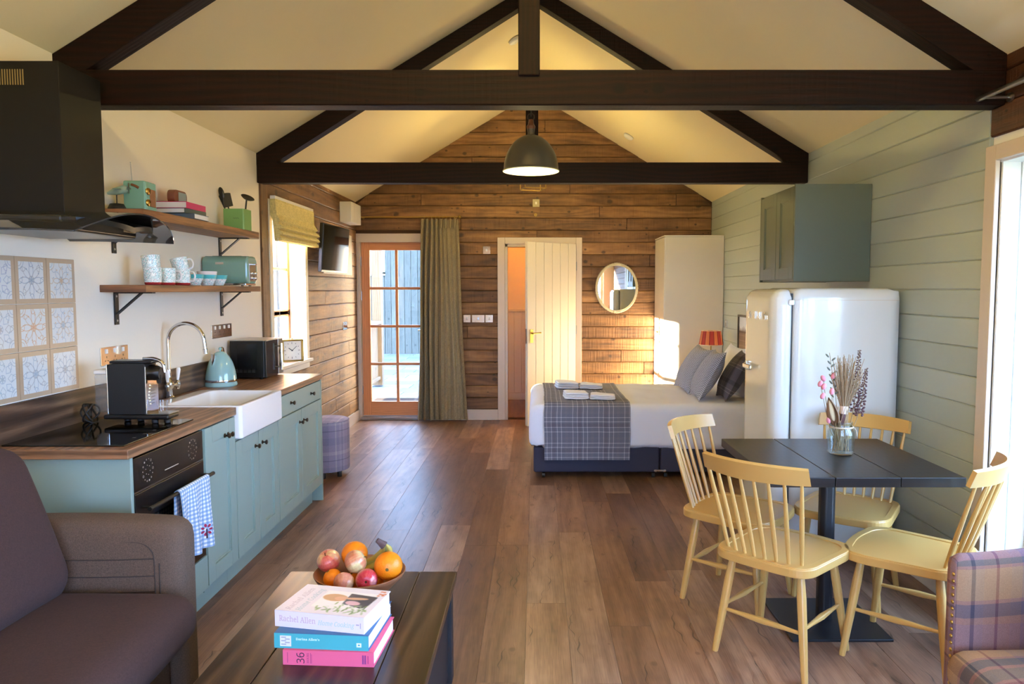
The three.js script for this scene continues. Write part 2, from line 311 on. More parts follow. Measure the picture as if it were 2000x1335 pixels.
// ---------- walls ----------
// left: plaster near the kitchen, stained boards round the window beyond the second truss
const WL = { z0: -5.87, z1: -6.70, y0: 0.905, y1: 2.16 };  // left window opening
{
  const w = struct('wall_left', 'cream plaster wall running on as stained timber boards');
  const sh = poly([[-ZF - 0.2, -0.1], [-(ZB - 0.2), -0.1], [-(ZB - 0.2), EAVE + 0.06], [-ZF - 0.2, EAVE + 0.06]]);
  sh.holes.push(rectHole(-WL.z0, -WL.z1, WL.y0, WL.y1));
  const g = extr(sh, 0.2); g.rotateY(Math.PI / 2); muv(g, 'z'); g.translate(XL - 0.22, 0, 0);
  part(w, 'wall_core', g, M.plaster);
  part(w, 'plaster', bc(XL - 0.02, XL, 0, EAVE + 0.02, ZF + 0.1, -5.66), M.plaster);
  clad(w, M.clad, 5.74, 8.68, 0, 2.53, 0.1385, 2.48 - 0.1385 * 18, [[-WL.z0 - 0.06, -WL.z1 + 0.07, WL.y0 - 0.06, WL.y1 + 0.07]], onLeft(XL - 0.02), { t: 0.02, joint: [1.6, 3.4] });
}
{ // corner board where plaster meets timber
  const t = struct('trim_1', 'dark stained vertical board beside the left window');
  part(t, 'trim_board', bc(XL - 0.01, XL + 0.015, 0.92, 2.36, -5.66, -5.80, 0.003), M.clad[3]);
}
// back gable
const GD = { x0: -2.045, x1: -1.22, y1: 2.085 }, ID = { x0: -0.36, x1: 0.46, y1: 2.045 };
const gable = (y) => (y <= EAVE ? [XL, XR] : [XL + (y - EAVE) * (XC - XL) / (RIDGE - EAVE), XR - (y - EAVE) * (XR - XC) / (RIDGE - EAVE)]);
{
  const w = struct('wall_back', 'stained timber board gable wall');
  const sh = poly([[XL - 0.2, -0.1], [XR + 0.25, -0.1], [XR + 0.25, EAVE - 0.05], [XC, RIDGE + 0.08], [XL - 0.2, EAVE - 0.05]]);
  sh.holes.push(rectHole(GD.x0, GD.x1, 0, GD.y1), rectHole(ID.x0, ID.x1, 0, ID.y1));
  const g = extr(sh, 0.15); muv(g, 'x'); g.translate(0, 0, ZB - 0.17); part(w, 'wall_core', g, std({ color: '#4a3020', roughness: 0.9 }));
  clad(w, M.clad, XL, XR, 0, RIDGE, 0.1385, 2.48 - 0.1385 * 18, [[GD.x0 - 0.05, GD.x1 + 0.05, -1, 2.155], [ID.x0 - 0.08, ID.x1 + 0.065, -1, 2.12]], onBack(ZB - 0.02), { clip: gable, t: 0.02, joint: [1.4, 3.2] });
}
// right: sage boards, stained boards above the big window
const WR = { z0: -0.55, z1: -3.30, y0: 0.34, y1: 2.085 };
{
  const w = struct('wall_right', 'sage painted board wall with a large window');
  const sh = poly([[-ZF - 0.2, -0.1], [-(ZB - 0.2), -0.1], [-(ZB - 0.2), EAVE + 0.06], [-ZF - 0.2, EAVE + 0.06]]);
  sh.holes.push(rectHole(-WR.z0, -WR.z1, WR.y0, WR.y1));
  const g = extr(sh, 0.24); g.rotateY(Math.PI / 2); muv(g, 'z'); g.translate(XR + 0.02, 0, 0);
  part(w, 'wall_core', g, M.white);
  clad(w, M.sage, -8.68, -3.385, 0, 2.53, 0.1345, 1.521 - 0.1345 * 12, [], onRight(XR + 0.02), { t: 0.02, joint: [9, 12], bev: 0.005, gap: 0.0004 });
  clad(w, M.cladDark, -3.38, ZF, 0, 2.53, 0.1345, 1.521 - 0.1345 * 12, [[WR.z1 - 0.07, WR.z0 + 0.07, WR.y0 - 0.08, WR.y1 + 0.06]], onRight(XR + 0.02), { t: 0.02, joint: [9, 12], bev: 0.006 });
}
// wall behind the camera with an unseen glazed door (its daylight falls on everything that faces the camera)
const FD = { x0: -0.95, x1: 1.75, y1: 2.2 };
{
  const w = struct('wall_front', 'plaster gable wall with unseen glazed doors');
  const sh = poly([[XL - 0.2, -0.1], [XR + 0.25, -0.1], [XR + 0.25, EAVE - 0.05], [XC, RIDGE + 0.08], [XL - 0.2, EAVE - 0.05]]);
  sh.holes.push(rectHole(FD.x0, FD.x1, 0.02, FD.y1));
  const g = extr(sh, 0.2); muv(g, 'x'); g.translate(0, 0, ZF); part(w, 'wall_core', g, M.plaster);
}
// glazing helper: frame bars and panes in a plane; place() turns them into the world
function glazed(parent, a0, a1, y0, y1, fw, cols, rows, bar, depth, mat, place, { sill = 0, pane = 'pane' } = {}) {
  const bars = [];
  const B = (p0, p1, q0, q1, d = depth) => bars.push(bx(p1 - p0, q1 - q0, d, (p0 + p1) / 2, (q0 + q1) / 2, 0, 0.003));
  B(a0, a0 + fw, y0, y1); B(a1 - fw, a1, y0, y1); B(a0 + fw, a1 - fw, y1 - fw, y1); B(a0 + fw, a1 - fw, y0, y0 + fw + sill);
  const i0 = a0 + fw, i1 = a1 - fw, j0 = y0 + fw + sill, j1 = y1 - fw;
  const frame = merge(bars); place(frame); part(parent, 'frame', frame, mat);
  for (let k = 1; k < cols; k++) { const x = i0 + (i1 - i0) * k / cols, g = bx(bar, j1 - j0, depth * 0.7, x, (j0 + j1) / 2, 0, 0.003); place(g); part(parent, 'glazing_bar', g, mat); }
  for (let k = 1; k < rows; k++) { const y = j0 + (j1 - j0) * k / rows, g = bx(i1 - i0, bar, depth * 0.68, (i0 + i1) / 2, y, 0, 0.003); place(g); part(parent, 'glazing_bar', g, mat); }
  for (let c = 0; c < cols; c++) for (let r = 0; r < rows; r++) {
    const x0 = i0 + (i1 - i0) * c / cols, x1 = i0 + (i1 - i0) * (c + 1) / cols, q0 = j0 + (j1 - j0) * r / rows, q1 = j0 + (j1 - j0) * (r + 1) / rows;
    const g = new THREE.PlaneGeometry(x1 - x0, q1 - q0); g.translate((x0 + x1) / 2, (q0 + q1) / 2, 0); place(g); part(parent, pane, g, M.glass);
  }
}
// left window: set back in its reveal, top lights over a fixed lower light
{
  const w = struct('window_1', 'timber window in the left wall above the worktop end');
  const pl = (g) => { g.rotateY(Math.PI / 2); g.translate(XL - 0.155, 0, 0); };  // u = -z
  glazed(w, -WL.z0, -WL.z1, 1.29, WL.y1, 0.045, 2, 1, 0.06, 0.05, M.doorWood, pl);
  glazed(w, -WL.z0, -WL.z1, WL.y0, 1.345, 0.045, 2, 1, 0.05, 0.05, M.doorWood, pl);
  const bar = bx(-WL.z1 + WL.z0 - 0.09, 0.022, 0.03, (-WL.z0 - WL.z1) / 2, 1.70, 0, 0.003); pl(bar); part(w, 'glazing_bar', bar, M.doorWood);
  const rv = []; for (const z of [WL.z0 - 0.002, WL.z1 + 0.002]) rv.push(bx(0.13, WL.y1 - WL.y0, 0.008, XL - 0.06, (WL.y0 + WL.y1) / 2, z)); rv.push(bc(XL - 0.13, XL, WL.y1 - 0.006, WL.y1, WL.z0, WL.z1));
  part(w, 'reveal', merge(rv), M.white);
  part(w, 'window_sill', bc(XL - 0.14, XL + 0.05, WL.y0 - 0.03, WL.y0, WL.z0 + 0.07, WL.z1 - 0.08, 0.006), M.cream);
  part(w, 'apron', bc(XL, XL + 0.018, WL.y0 - 0.085, WL.y0 - 0.03, WL.z0 + 0.06, WL.z1 - 0.07, 0.004), M.cream);
  for (const [a, b] of [[WL.z0 + 0.06, WL.z0 - 0.004], [WL.z1 + 0.004, WL.z1 - 0.065]]) part(w, 'architrave', bc(XL, XL + 0.02, WL.y0, WL.y1 + 0.06, a, b, 0.004), M.cream);
}
// right window with deep painted reveal
{
  const w = struct('window_2', 'large low window in the right wall');
  const pl = (g) => { g.rotateY(-Math.PI / 2); g.translate(XR + 0.20, 0, 0); };  // u = z
  const n = 3, L = (WR.z0 - WR.z1) / n;
  for (let i = 0; i < n; i++) glazed(w, WR.z1 + i * L, WR.z1 + (i + 1) * L, WR.y0, WR.y1, 0.06, 1, 2, 0.03, 0.06, M.cream, pl);
  const rv = []; for (const [z, s] of [[WR.z1, 1], [WR.z0, -1]]) { // reveal lined with upright boards
    for (const [a, b] of [[0.005, 0.085], [0.09, 0.17]]) rv.push(bx(b - a, WR.y1 - WR.y0, 0.014, XR + (a + b) / 2, (WR.y0 + WR.y1) / 2, z + s * 0.007, 0.003)); }
  for (const g of rv) part(w, 'reveal_board', g, M.white);
  part(w, 'reveal_head', bc(XR, XR + 0.17, WR.y1 - 0.012, WR.y1, WR.z0, WR.z1), M.white);
  part(w, 'window_sill', bc(XR - 0.03, XR + 0.18, WR.y0 - 0.03, WR.y0 + 0.004, WR.z0 + 0.08, WR.z1 - 0.06, 0.006), M.white);
  for (const g of [bc(XR - 0.022, XR, WR.y0 - 0.11, WR.y1 + 0.065, WR.z1 + 0.004, WR.z1 - 0.075, 0.005), bc(XR - 0.022, XR, WR.y0 - 0.11, WR.y1 + 0.065, WR.z0 - 0.004, WR.z0 + 0.075, 0.005), bc(XR - 0.022, XR, WR.y1 - 0.004, WR.y1 + 0.065, WR.z0, WR.z1, 0.005)]) part(w, 'architrave', g, M.trim);
}
// unseen glazed doors behind the camera, placed to light surfaces that face it
{
  const d = struct('door_3', 'unseen glazed doors behind the camera, placed to light surfaces facing it');
  const n = 3, L = (FD.x1 - FD.x0) / n;
  for (let i = 0; i < n; i++) glazed(d, FD.x0 + i * L, FD.x0 + (i + 1) * L, 0.02, FD.y1, 0.08, 1, 3, 0.03, 0.05, M.doorWood, (g) => g.translate(0, 0, ZF + 0.1));
}
// glazed timber door in the back wall
{
  const d = struct('door_1', 'glazed timber door to the deck');
  glazed(d, GD.x0 + 0.015, GD.x1, 0.045, GD.y1 - 0.012, 0.095, 2, 4, 0.03, 0.05, M.doorWood, (g) => g.translate(0, 0, ZB - 0.07), { sill: 0.07 });
  for (const g of [bc(GD.x0 - 0.03, GD.x0 + 0.012, 0, GD.y1, ZB - 0.14, ZB + 0.015, 0.004), bc(GD.x1 + 0.002, GD.x1 + 0.06, 0, 2.165, ZB - 0.02, ZB + 0.015, 0.004), bc(GD.x0 - 0.03, GD.x1 + 0.06, GD.y1 - 0.02, 2.165, ZB - 0.02, ZB + 0.018, 0.004)]) part(d, 'door_frame', g, M.trim);
  part(d, 'threshold', bc(GD.x0, GD.x1 + 0.03, 0, 0.04, ZB - 0.16, ZB + 0.03, 0.006), M.steel);
  for (const y of [0.35, 1.45, 1.85]) part(d, 'hinge', rod(V(GD.x0 + 0.014, y - 0.05, ZB - 0.03), V(GD.x0 + 0.014, y + 0.05, ZB - 0.03), 0.006, 8), M.steel);
  part(d, 'door_handle', merge([bx(0.03, 0.14, 0.006, GD.x1 - 0.05, 1.02, ZB - 0.042, 0.002), rod(V(GD.x1 - 0.05, 1.05, ZB - 0.04), V(GD.x1 - 0.05, 1.05, ZB + 0.01), 0.008, 8), rod(V(GD.x1 - 0.045, 1.05, ZB + 0.005), V(GD.x1 - 0.15, 1.05, ZB + 0.005), 0.008, 8)]), M.chrome);
}
// inner door, ajar
{
  const d = struct('door_2', 'cream plank door standing ajar');
  const a = [[ID.x0 - 0.085, ID.x0, 0, 2.12], [ID.x1, ID.x1 + 0.07, 0, 2.12], [ID.x0, ID.x1, ID.y1, 2.12]];
  for (const [x0, x1, y0, y1] of a) part(d, 'architrave', bc(x0, x1, y0, y1, ZB - 0.02, ZB + 0.022, 0.005), M.trim);
  for (const [x0, x1, y0, y1] of [[ID.x0, ID.x0 + 0.03, 0, ID.y1], [ID.x1 - 0.03, ID.x1, 0, ID.y1], [ID.x0, ID.x1, ID.y1 - 0.03, ID.y1]]) part(d, 'door_frame', bc(x0, x1, y0, y1, ZB - 0.17, ZB + 0.005), M.trim);
  const leaf = new THREE.Group(); leaf.name = 'door_leaf'; d.add(leaf);
  leaf.position.set(0.448, 0.01, ZB + 0.03); leaf.rotation.y = Math.atan2(8.66 - 8.22, 0.555) ; // local -x runs from hinge to free edge
  const W = 0.71, H = 2.035, n = 6;
  part(leaf, 'core', bx(W - 0.004, H - 0.004, 0.03, -W / 2, H / 2, 0), M.cream);
  for (let i = 0; i < n; i++) for (const s of [-1, 1]) { const g = boardGeo(0, H, 0, H, 0, W / n, 0.007, 0.003); g.rotateZ(Math.PI / 2); if (s < 0) { g.rotateY(Math.PI); g.translate(-W / n, 0, 0); } g.translate(-i * W / n, 0, s * 0.0145); part(leaf, 'plank', g, M.cream); }
  const hx = -W + 0.055, hs = [];
  for (const s of [1]) { hs.push(bx(0.045, 0.15, 0.006, hx, 1.0, s * 0.026, 0.002), rod(V(hx, 1.03, s * 0.026), V(hx, 1.03, s * 0.07), 0.008, 10), rod(V(hx - 0.01, 1.03, s * 0.066), V(hx + 0.1, 1.035, s * 0.066), [[0, 0.009], [0.7, 0.007], [1, 0.009]], 10)); }
  part(leaf, 'door_handle', merge(hs), M.brass);
  part(leaf, 'latch_plate', bx(0.003, 0.16, 0.022, -W - 0.001, 1.0, 0), M.steel);
  for (const y of [0.25, 1.05, 1.78]) part(leaf, 'hinge', rod(V(0.006, y - 0.05, 0.018), V(0.006, y + 0.05, 0.018), 0.007, 8), M.steel);
}
// passage behind the inner door
{
  const w = struct('wall_passage', 'cream passage wall with tongue and groove panelling below');
  const zb = -10.3, pm = std({ color: '#efe2c8', roughness: 0.85 });
  part(w, 'wall_end', bc(-1.0, 1.3, -0.1, 2.6, zb, zb - 0.1), pm);
  part(w, 'wall_side', merge([bc(-1.1, -1.0, -0.1, 2.6, ZB - 0.17, zb - 0.1), bc(1.3, 1.4, -0.1, 2.6, ZB - 0.17, zb - 0.1)]), pm);
  part(w, 'passage_ceiling', bc(-1.1, 1.4, 2.4, 2.5, ZB - 0.17, zb - 0.1), pm);
  part(w, 'passage_floor', bc(-1.0, 1.3, -0.02, 0, ZB - 0.02, zb, 0, 'z'), M.floor[4]);
  for (let x = -1.0; x < 1.29; x += 0.1) { const g = boardGeo(0, 1.15, 0, 1.15, 0, 0.1, 0.012, 0.004); g.rotateZ(Math.PI / 2); g.translate(x + 0.1, 0.08, zb); part(w, 'panel_board', g, M.cream); }
  part(w, 'dado_rail', bc(-1.0, 1.3, 1.22, 1.25, zb, zb + 0.03, 0.006), M.cream); part(w, 'skirting', bc(-1.0, 1.3, 0, 0.1, zb, zb + 0.025, 0.005), M.cream);
  const lamp = thing('unseen_passage_lamp', 'unseen ceiling lamp giving the passage behind the door its orange light', 'lamp', [0.15, 2.4, -9.5]);  // out of view above the door head, placed to light the passage orange
  part(lamp, 'base', lathe([[0, 0], [0.13, 0], [0.13, -0.03], [0, -0.03]], 24), M.white);
  part(lamp, 'shade', lathe([[0.12, -0.03], [0.11, -0.07], [0.07, -0.095], [0, -0.1]], 24), std({ color: '#fff0d8', emissive: lin(1, 0.55, 0.2), emissiveIntensity: 2.0, roughness: 0.5 }));
  const pl = new THREE.PointLight(lin(1, 0.36, 0.07), 2.4); pl.position.set(0, -0.16, 0); pl.castShadow = true; pl.shadow.radius = 3; lamp.add(pl);
}
// skirtings
{
  const mk = (name, label, list, m) => { const b = struct(name, label); for (const g of list) part(b, 'skirting_board', g, m); };
  mk('baseboard_back', 'painted skirting along the back wall', [bc(GD.x1 + 0.06, ID.x0 - 0.085, 0, 0.125, ZB, ZB + 0.02, 0.004), bc(ID.x1 + 0.07, 1.37, 0, 0.125, ZB, ZB + 0.02, 0.004)], M.trim);
  mk('baseboard_left', 'painted skirting along the left wall', [bc(XL, XL + 0.02, 0, 0.125, -5.4, ZB + 0.02, 0.004)], M.trim);
  mk('baseboard_right', 'painted skirting along the right wall', [bc(XR - 0.02, XR, 0, 0.125, ZF, -8.05, 0.004)], M.white);
}
// ---------- roof trusses ----------
function truss(z, label) {
  const t = struct(numbered('roof_truss'), label);
  const y0 = 2.312, y1 = 2.462, d = 0.10;
  part(t, 'tie_beam', bc(XL, XR, y0, y1, z + d / 2, z - d / 2, 0.006, 'x'), M.beam[0]);
  part(t, 'king_post', bc(XC - 0.046, XC + 0.046, y1 - 0.028, RIDGE - 0.03, z + d / 2 + 0.012, z - d / 2 - 0.004, 0.005, 'y'), M.beam[1]);
  for (const [xe, sg] of [[XL, 1], [XR, -1]]) {
    const sl = (RIDGE - EAVE) / (XC - xe), x1 = XC - sg * 0.04, top = (x) => EAVE + (x - xe) * sl - 0.002, th = 0.115;
    const pts = [[xe, y1 - 0.02], [xe, top(xe)], [x1, top(x1)], [x1, top(x1) - th], [xe + sg * (th - (EAVE - y1) + 0.02) / Math.abs(sl), y1 - 0.02]];
    const g = extr(poly(sg > 0 ? pts.slice().reverse() : pts), d * 0.92, 0.003); muv(g, 'x', rnd() * 3, rnd() * 3); g.translate(0, 0, z - d * 0.46); part(t, 'rafter', g, M.beam[1]);
  }
}
truss(-3.33, 'dark stained timber roof truss, the nearer one'); truss(-5.67, 'dark stained timber roof truss, the farther one');
// ---------- outside ----------
{
  const g = struct('ground', 'grass round the cabin'); part(g, 'ground_surface', bc(-60, 60, -0.5, -0.45, 60, -60), std({ color: '#565a3c', roughness: 1 }));
  const d = struct('deck', 'pale paved deck outside the glazed door');
  part(d, 'deck_base', bc(-6, 4.5, -0.45, -0.06, -8.95, -18.2), std({ color: '#6d6f72', roughness: 0.9 }));
  const dm = ['#5c5f64', '#55585c', '#64666a'].map((c) => std({ color: c, roughness: 0.75 })), dg = bx(0.59, 0.04, 0.44, 0, -0.04, 0, 0.006);
  for (let i = 0; i < 20; i++) for (let j = 0; j < 6; j++) part(d, 'paving_slab', dg, pick(dm), [-4.1 + j * 0.6 + (i % 2) * 0.3, 0, -9.2 - i * 0.45]);
  const f = thing('timber_barn_wall', 'tall weathered vertical board wall beyond the deck, seen through the glazed door', 'wall', [0, 0, -18]);
  part(f, 'backing', bc(-7, 3, -0.3, 4.2, -0.02, -0.12), std({ color: '#55534c', roughness: 0.9 }));
  for (let x = -7; x < 3; x += 0.16) { const g2 = boardGeo(0, 4.5, 0, 4.5, 0, 0.155, 0.025, 0.004); g2.rotateZ(Math.PI / 2); g2.translate(x + 0.155, -0.3, rr(-0.02, -0.01)); part(f, 'board', g2, pick(M.grey)); }
  const wn = new THREE.Group(); wn.name = 'window'; f.add(wn);
  part(wn, 'window_frame', merge([bc(-4.12, -4.04, 1.9, 3.2, 0, 0.05), bc(-3.7, -3.62, 1.9, 3.2, 0, 0.05), bc(-4.12, -3.62, 1.86, 1.94, 0, 0.05), bc(-4.12, -3.62, 3.1, 3.2, 0, 0.05), bc(-3.9, -3.86, 1.9, 3.2, 0, 0.045)]), M.white);
  part(wn, 'pane', bc(-4.06, -3.68, 1.94, 3.1, 0.01, 0.015), phy({ color: '#6a7480', roughness: 0.1 }));
  const r = thing('deck_railing', 'sunlit timber veranda post and boarded railing outside the glazed door', 'railing', [-2.5, 0, -8.9]);
  part(r, 'veranda_post', bx(0.15, 3.2, 0.15, -0.02, 1.6, -3.0, 0.006), M.warmPost);
  part(r, 'handrail', bc(-0.08, 0.06, 0.98, 1.03, -0.25, -2.92, 0.006), M.warmPost);
  for (let z = -0.3; z > -2.9; z -= 0.12) part(r, 'slat', bc(-0.03, -0.008, 0.06, 0.98, z, z - 0.112, 0.003), M.warmPost);
  part(r, 'bottom_rail', bc(-0.05, 0.03, 0.1, 0.15, -0.25, -2.92, 0.004), M.warmPost);
  const hd = single('unseen_hedge', 'unseen tall hedge beside the deck, placed to keep low sun off deck and barn', 'hedge', unseenHedgeGeo(), std({ color: '#2e3a22', roughness: 1 }), [-9.5, 3.6, -14.5]); void hd;  // out of view, placed to shade the deck and barn wall from low sun
}
function unseenHedgeGeo() { const g = new THREE.BoxGeometry(1.6, 8.1, 13, 6, 34, 52), p = g.attributes.position; for (let i = 0; i < p.count; i++) { const y = p.getY(i), z = p.getZ(i), k = 0.5 * (vn(y * 1.5 + 30, z * 1.5 + 40, 200, 200, 5) - 0.5) + 0.3 * (vn(y * 4 + 30, z * 4 + 40, 200, 200, 8) - 0.5); p.setX(i, p.getX(i) + Math.sign(p.getX(i)) * k); if (y > 3.8) p.setY(i, y + 1.4 * (vn(z * 1.2 + 40, 3, 200, 9, 6) - 0.5)); } g.computeVertexNormals(); return g; }
// ---------- kitchen ----------
const KF = -1.56, KZ0 = -2.80, KZ1 = -5.335, CT = 0.92;   // carcass front, near end, far end, worktop height
function knobGeo() { return toCreasedNormals(lathe([[0, 0], [0.011, 0], [0.011, 0.003], [0.005, 0.006], [0.0045, 0.014], [0.009, 0.018], [0.0135, 0.023], [0.0125, 0.028], [0.006, 0.031], [0, 0.0315]], 16), 0.8).rotateZ(-Math.PI / 2); }
const knobG = knobGeo();
// shaker front facing +x: a frame with a sunk panel, modelled about its own centre
function shaker(w, h, rail = 0.075) {
  const t = 0.018, bars = [bx(rail, h, t, -w / 2 + rail / 2, 0, t / 2, 0.0015), bx(rail, h, t, w / 2 - rail / 2, 0, t / 2, 0.0015), bx(w - rail * 2, rail, t, 0, h / 2 - rail / 2, t / 2, 0.0015), bx(w - rail * 2, rail, t, 0, -h / 2 + rail / 2, t / 2, 0.0015)];
  const iw = w - rail * 2, ih = h - rail * 2, e = 0.009;
  const bead = [bx(e, ih, 0.009, -iw / 2 + e / 2, 0, 0.008, 0.003), bx(e, ih, 0.009, iw / 2 - e / 2, 0, 0.008, 0.003), bx(iw - e * 2, e, 0.009, 0, ih / 2 - e / 2, 0.008, 0.003), bx(iw - e * 2, e, 0.009, 0, -ih / 2 + e / 2, 0.008, 0.003)];
  const g = rail < 0.01 ? bx(w, h, t, 0, 0, t / 2, 0.002) : merge([...bars, ...bead, bx(iw + 0.004, ih + 0.004, 0.006, 0, 0, 0.005)]);
  g.rotateY(Math.PI / 2); return g;
}
function front(parent, name, z0, z1, y0, y1, knobs, rail) {
  const d = part(parent, name, shaker(Math.abs(z1 - z0) - 0.004, y1 - y0 - 0.004, rail), M.cab, [KF, (y0 + y1) / 2, (z0 + z1) / 2]);
  for (const [kz, ky] of knobs) part(d, 'knob', knobG, M.bronze, [0.018, ky - (y0 + y1) / 2, kz - (z0 + z1) / 2]);
  return d;
}
const carc = (p, z0, z1, y1 = 0.88) => part(p, 'carcass', bc(XL + 0.03, KF - 0.002, 0.12, y1, z0, z1), M.cab);
const plinth = (p, z0, z1) => part(p, 'plinth', bc(KF - 0.06, KF - 0.045, 0, 0.12, z0, z1), M.cab);
{ // oven housing with painted end panel
  const c = thing('oven_cabinet', 'pale green cabinet end panel holding the built-in oven', 'cabinet');
  part(c, 'end_panel', bc(XL + 0.005, KF + 0.018, 0, 0.882, KZ0, KZ0 - 0.02, 0.002), M.cab);
  part(c, 'side_panel', bc(XL + 0.03, KF, 0.1, 0.882, -3.425, -3.437), M.cab);
  part(c, 'lower_front', bc(KF - 0.02, KF + 0.016, 0.12, 0.277, -2.823, -3.436, 0.002), M.cab);
  part(c, 'shelf_board', bc(XL + 0.05, KF - 0.03, 0.262, 0.276, -2.82, -3.425), M.cab);
  plinth(c, -2.82, -3.437);
  const o = thing('built_in_oven', 'black built-in electric oven with tea towel on its handle', 'oven');
  const oz0 = -2.826, oz1 = -3.42, om = (oz0 + oz1) / 2, ow = oz0 - oz1;
  part(o, 'body', bc(XL + 0.06, KF - 0.004, 0.28, 0.872, oz0 - 0.003, oz1 + 0.003), M.blackMatt);
  const ctl = canvasTex(512, 128, (g, w, h) => {
    g.fillStyle = '#0e0d0f'; g.fillRect(0, 0, w, h);
    g.fillStyle = '#050507'; g.fillRect(206, 26, 104, 52); g.fillStyle = '#c9b9a8'; g.fillRect(204, 96, 104, 4);
    g.strokeStyle = '#bdb2a6'; g.fillStyle = '#c4b9ad'; g.lineWidth = 2;
    for (const cx of [88, 424]) for (let k = 0; k < 14; k++) { const a = k / 14 * 6.283, x = cx + Math.cos(a) * 34, y = 64 + Math.sin(a) * 44; g.beginPath(); g.arc(x, y, k % 3 ? 2.4 : 4, 0, 7); k % 2 ? g.fill() : g.stroke(); }
    for (const cx of [88, 424]) for (let k = 0; k < 6; k++) { const a = k / 6 * 6.283 + 0.3; g.beginPath(); g.arc(cx + Math.cos(a) * 15, 64 + Math.sin(a) * 20, 2, 0, 7); g.fill(); }
  });
  const cg = new THREE.PlaneGeometry(ow - 0.006, 0.128); cg.rotateY(Math.PI / 2);
  const cp = part(o, 'control_panel', bc(KF - 0.004, KF + 0.016, 0.74, 0.872, oz0, oz1, 0.002), M.black);
  part(cp, 'printed_dial_marks', cg, phy({ map: ctl, roughness: 0.3 }), [KF + 0.0166, 0.806, om]);
  part(cp, 'steel_strip', bc(KF + 0.008, KF + 0.0172, 0.735, 0.74, oz0, oz1), M.steel);
  const dr = part(o, 'oven_door', bc(KF - 0.004, KF + 0.018, 0.285, 0.732, oz0, oz1, 0.003), M.black);
  part(dr, 'window_glass', bc(KF + 0.0175, KF + 0.019, 0.33, 0.62, oz0 - 0.07, oz1 + 0.07), phy({ color: '#060608', roughness: 0.06 }));
  part(dr, 'window_line', merge([0.47].map((y) => bc(KF + 0.0185, KF + 0.0195, y, y + 0.004, oz0 - 0.16, oz1 + 0.16))), M.steel);
  part(dr, 'handle', merge([rod(V(KF + 0.062, 0.672, oz0 - 0.02), V(KF + 0.062, 0.672, oz1 + 0.0), 0.0085, 12), rod(V(KF + 0.016, 0.672, oz0 - 0.05), V(KF + 0.062, 0.672, oz0 - 0.05), 0.006, 8), rod(V(KF + 0.016, 0.672, oz1 + 0.03), V(KF + 0.062, 0.672, oz1 + 0.03), 0.006, 8)]), M.blackMatt);
}
{ // tea towel over the oven handle
  const gx = canvasTex(256, 512, (g, w, h) => {
    g.fillStyle = '#f3f3f6'; g.fillRect(0, 0, w, h);
    g.fillStyle = 'rgba(86,130,186,0.5)'; for (let x = 0; x < w; x += 18) g.fillRect(x, 0, 9, h); for (let y = 0; y < h; y += 18) g.fillRect(0, y, w, 9);
    g.fillStyle = '#a0224a'; for (let k = 0; k < 7; k++) { const a = k / 7 * 6.283; g.beginPath(); g.ellipse(w - 58 + Math.cos(a) * 16, 430 + Math.sin(a) * 20, 8, 5, a, 0, 7); g.fill(); } g.fillStyle = '#3a2030'; g.fillRect(w - 60, 426, 5, 44);
  });
  gx.wrapS = gx.wrapT = THREE.ClampToEdgeWrapping;
  const hx = KF + 0.062, hy = 0.672, z0 = -3.05, z1 = -3.35;
  const f = (u, v) => { // v 0: back hem, 1: front hem
    const z = lerp(z0 - 0.02 * Math.sin(v * 3), z1, u), wob = 0.010 * Math.sin(u * 15 + 1) * Math.max(0, Math.abs(v - 0.32) - 0.03) * 3;
    const R = 0.0115, back = 0.17, frt = 0.31, arc = Math.PI * R, L = v * (back + arc + frt), skew = (1 - u) * 0.03;
    if (L < back) return [hx - R + wob * 0.2, hy - (back - L), z];
    if (L < back + arc) { const a = Math.PI - (L - back) / R; return [hx + R * Math.cos(a), hy + R * Math.sin(a), z]; }
    const q = L - back - arc; return [hx + R + 0.014 * Math.sin(q * 5) * 0.6 + wob, hy - q * (1 - skew * 2), z + 0.03 * q * (0.5 - u)];
  };
  single('tea_towel', 'blue and white gingham tea towel hung over the oven handle', 'towel', slab(f, 30, 70, 0.003, (u, v) => [u, 1 - v]), std({ map: gx, roughness: 0.95 }));
}
{
  const c = thing('narrow_cabinet', 'narrow pale green cabinet with one knob beside the oven', 'cabinet'); carc(c, -3.438, -3.79); plinth(c, -3.438, -3.79);
  front(c, 'door', -3.44, -3.79, 0.125, 0.875, [[-3.70, 0.80]]);
  part(c, 'knob', knobG, M.bronze, [KF + 0.018, 0.80, -3.66]);
}
{
  const c = thing('sink_cabinet', 'pale green double door cabinet under the white sink', 'cabinet'); carc(c, -3.792, -4.42, 0.745); plinth(c, -3.792, -4.42);
  front(c, 'door', -3.795, -4.105, 0.125, 0.742, [[-4.055, 0.665]]); front(c, 'door', -4.108, -4.418, 0.125, 0.742, [[-4.16, 0.665]]);
}
{
  const c = thing('drawer_cabinet', 'pale green cabinet with wide drawer above two doors, at the counter end', 'cabinet'); carc(c, -4.422, -5.315); plinth(c, -4.422, -5.27);
  front(c, 'drawer', -4.425, -5.31, 0.746, 0.876, [[-4.66, 0.812], [-5.08, 0.812]], 0.002);
  front(c, 'door', -4.425, -4.866, 0.125, 0.742, [[-4.825, 0.66]]); front(c, 'door', -4.869, -5.31, 0.125, 0.742, [[-4.91, 0.66]]);
  part(c, 'end_panel', bc(XL + 0.005, KF + 0.018, 0, 0.882, -5.317, KZ1, 0.002), M.cab);
}
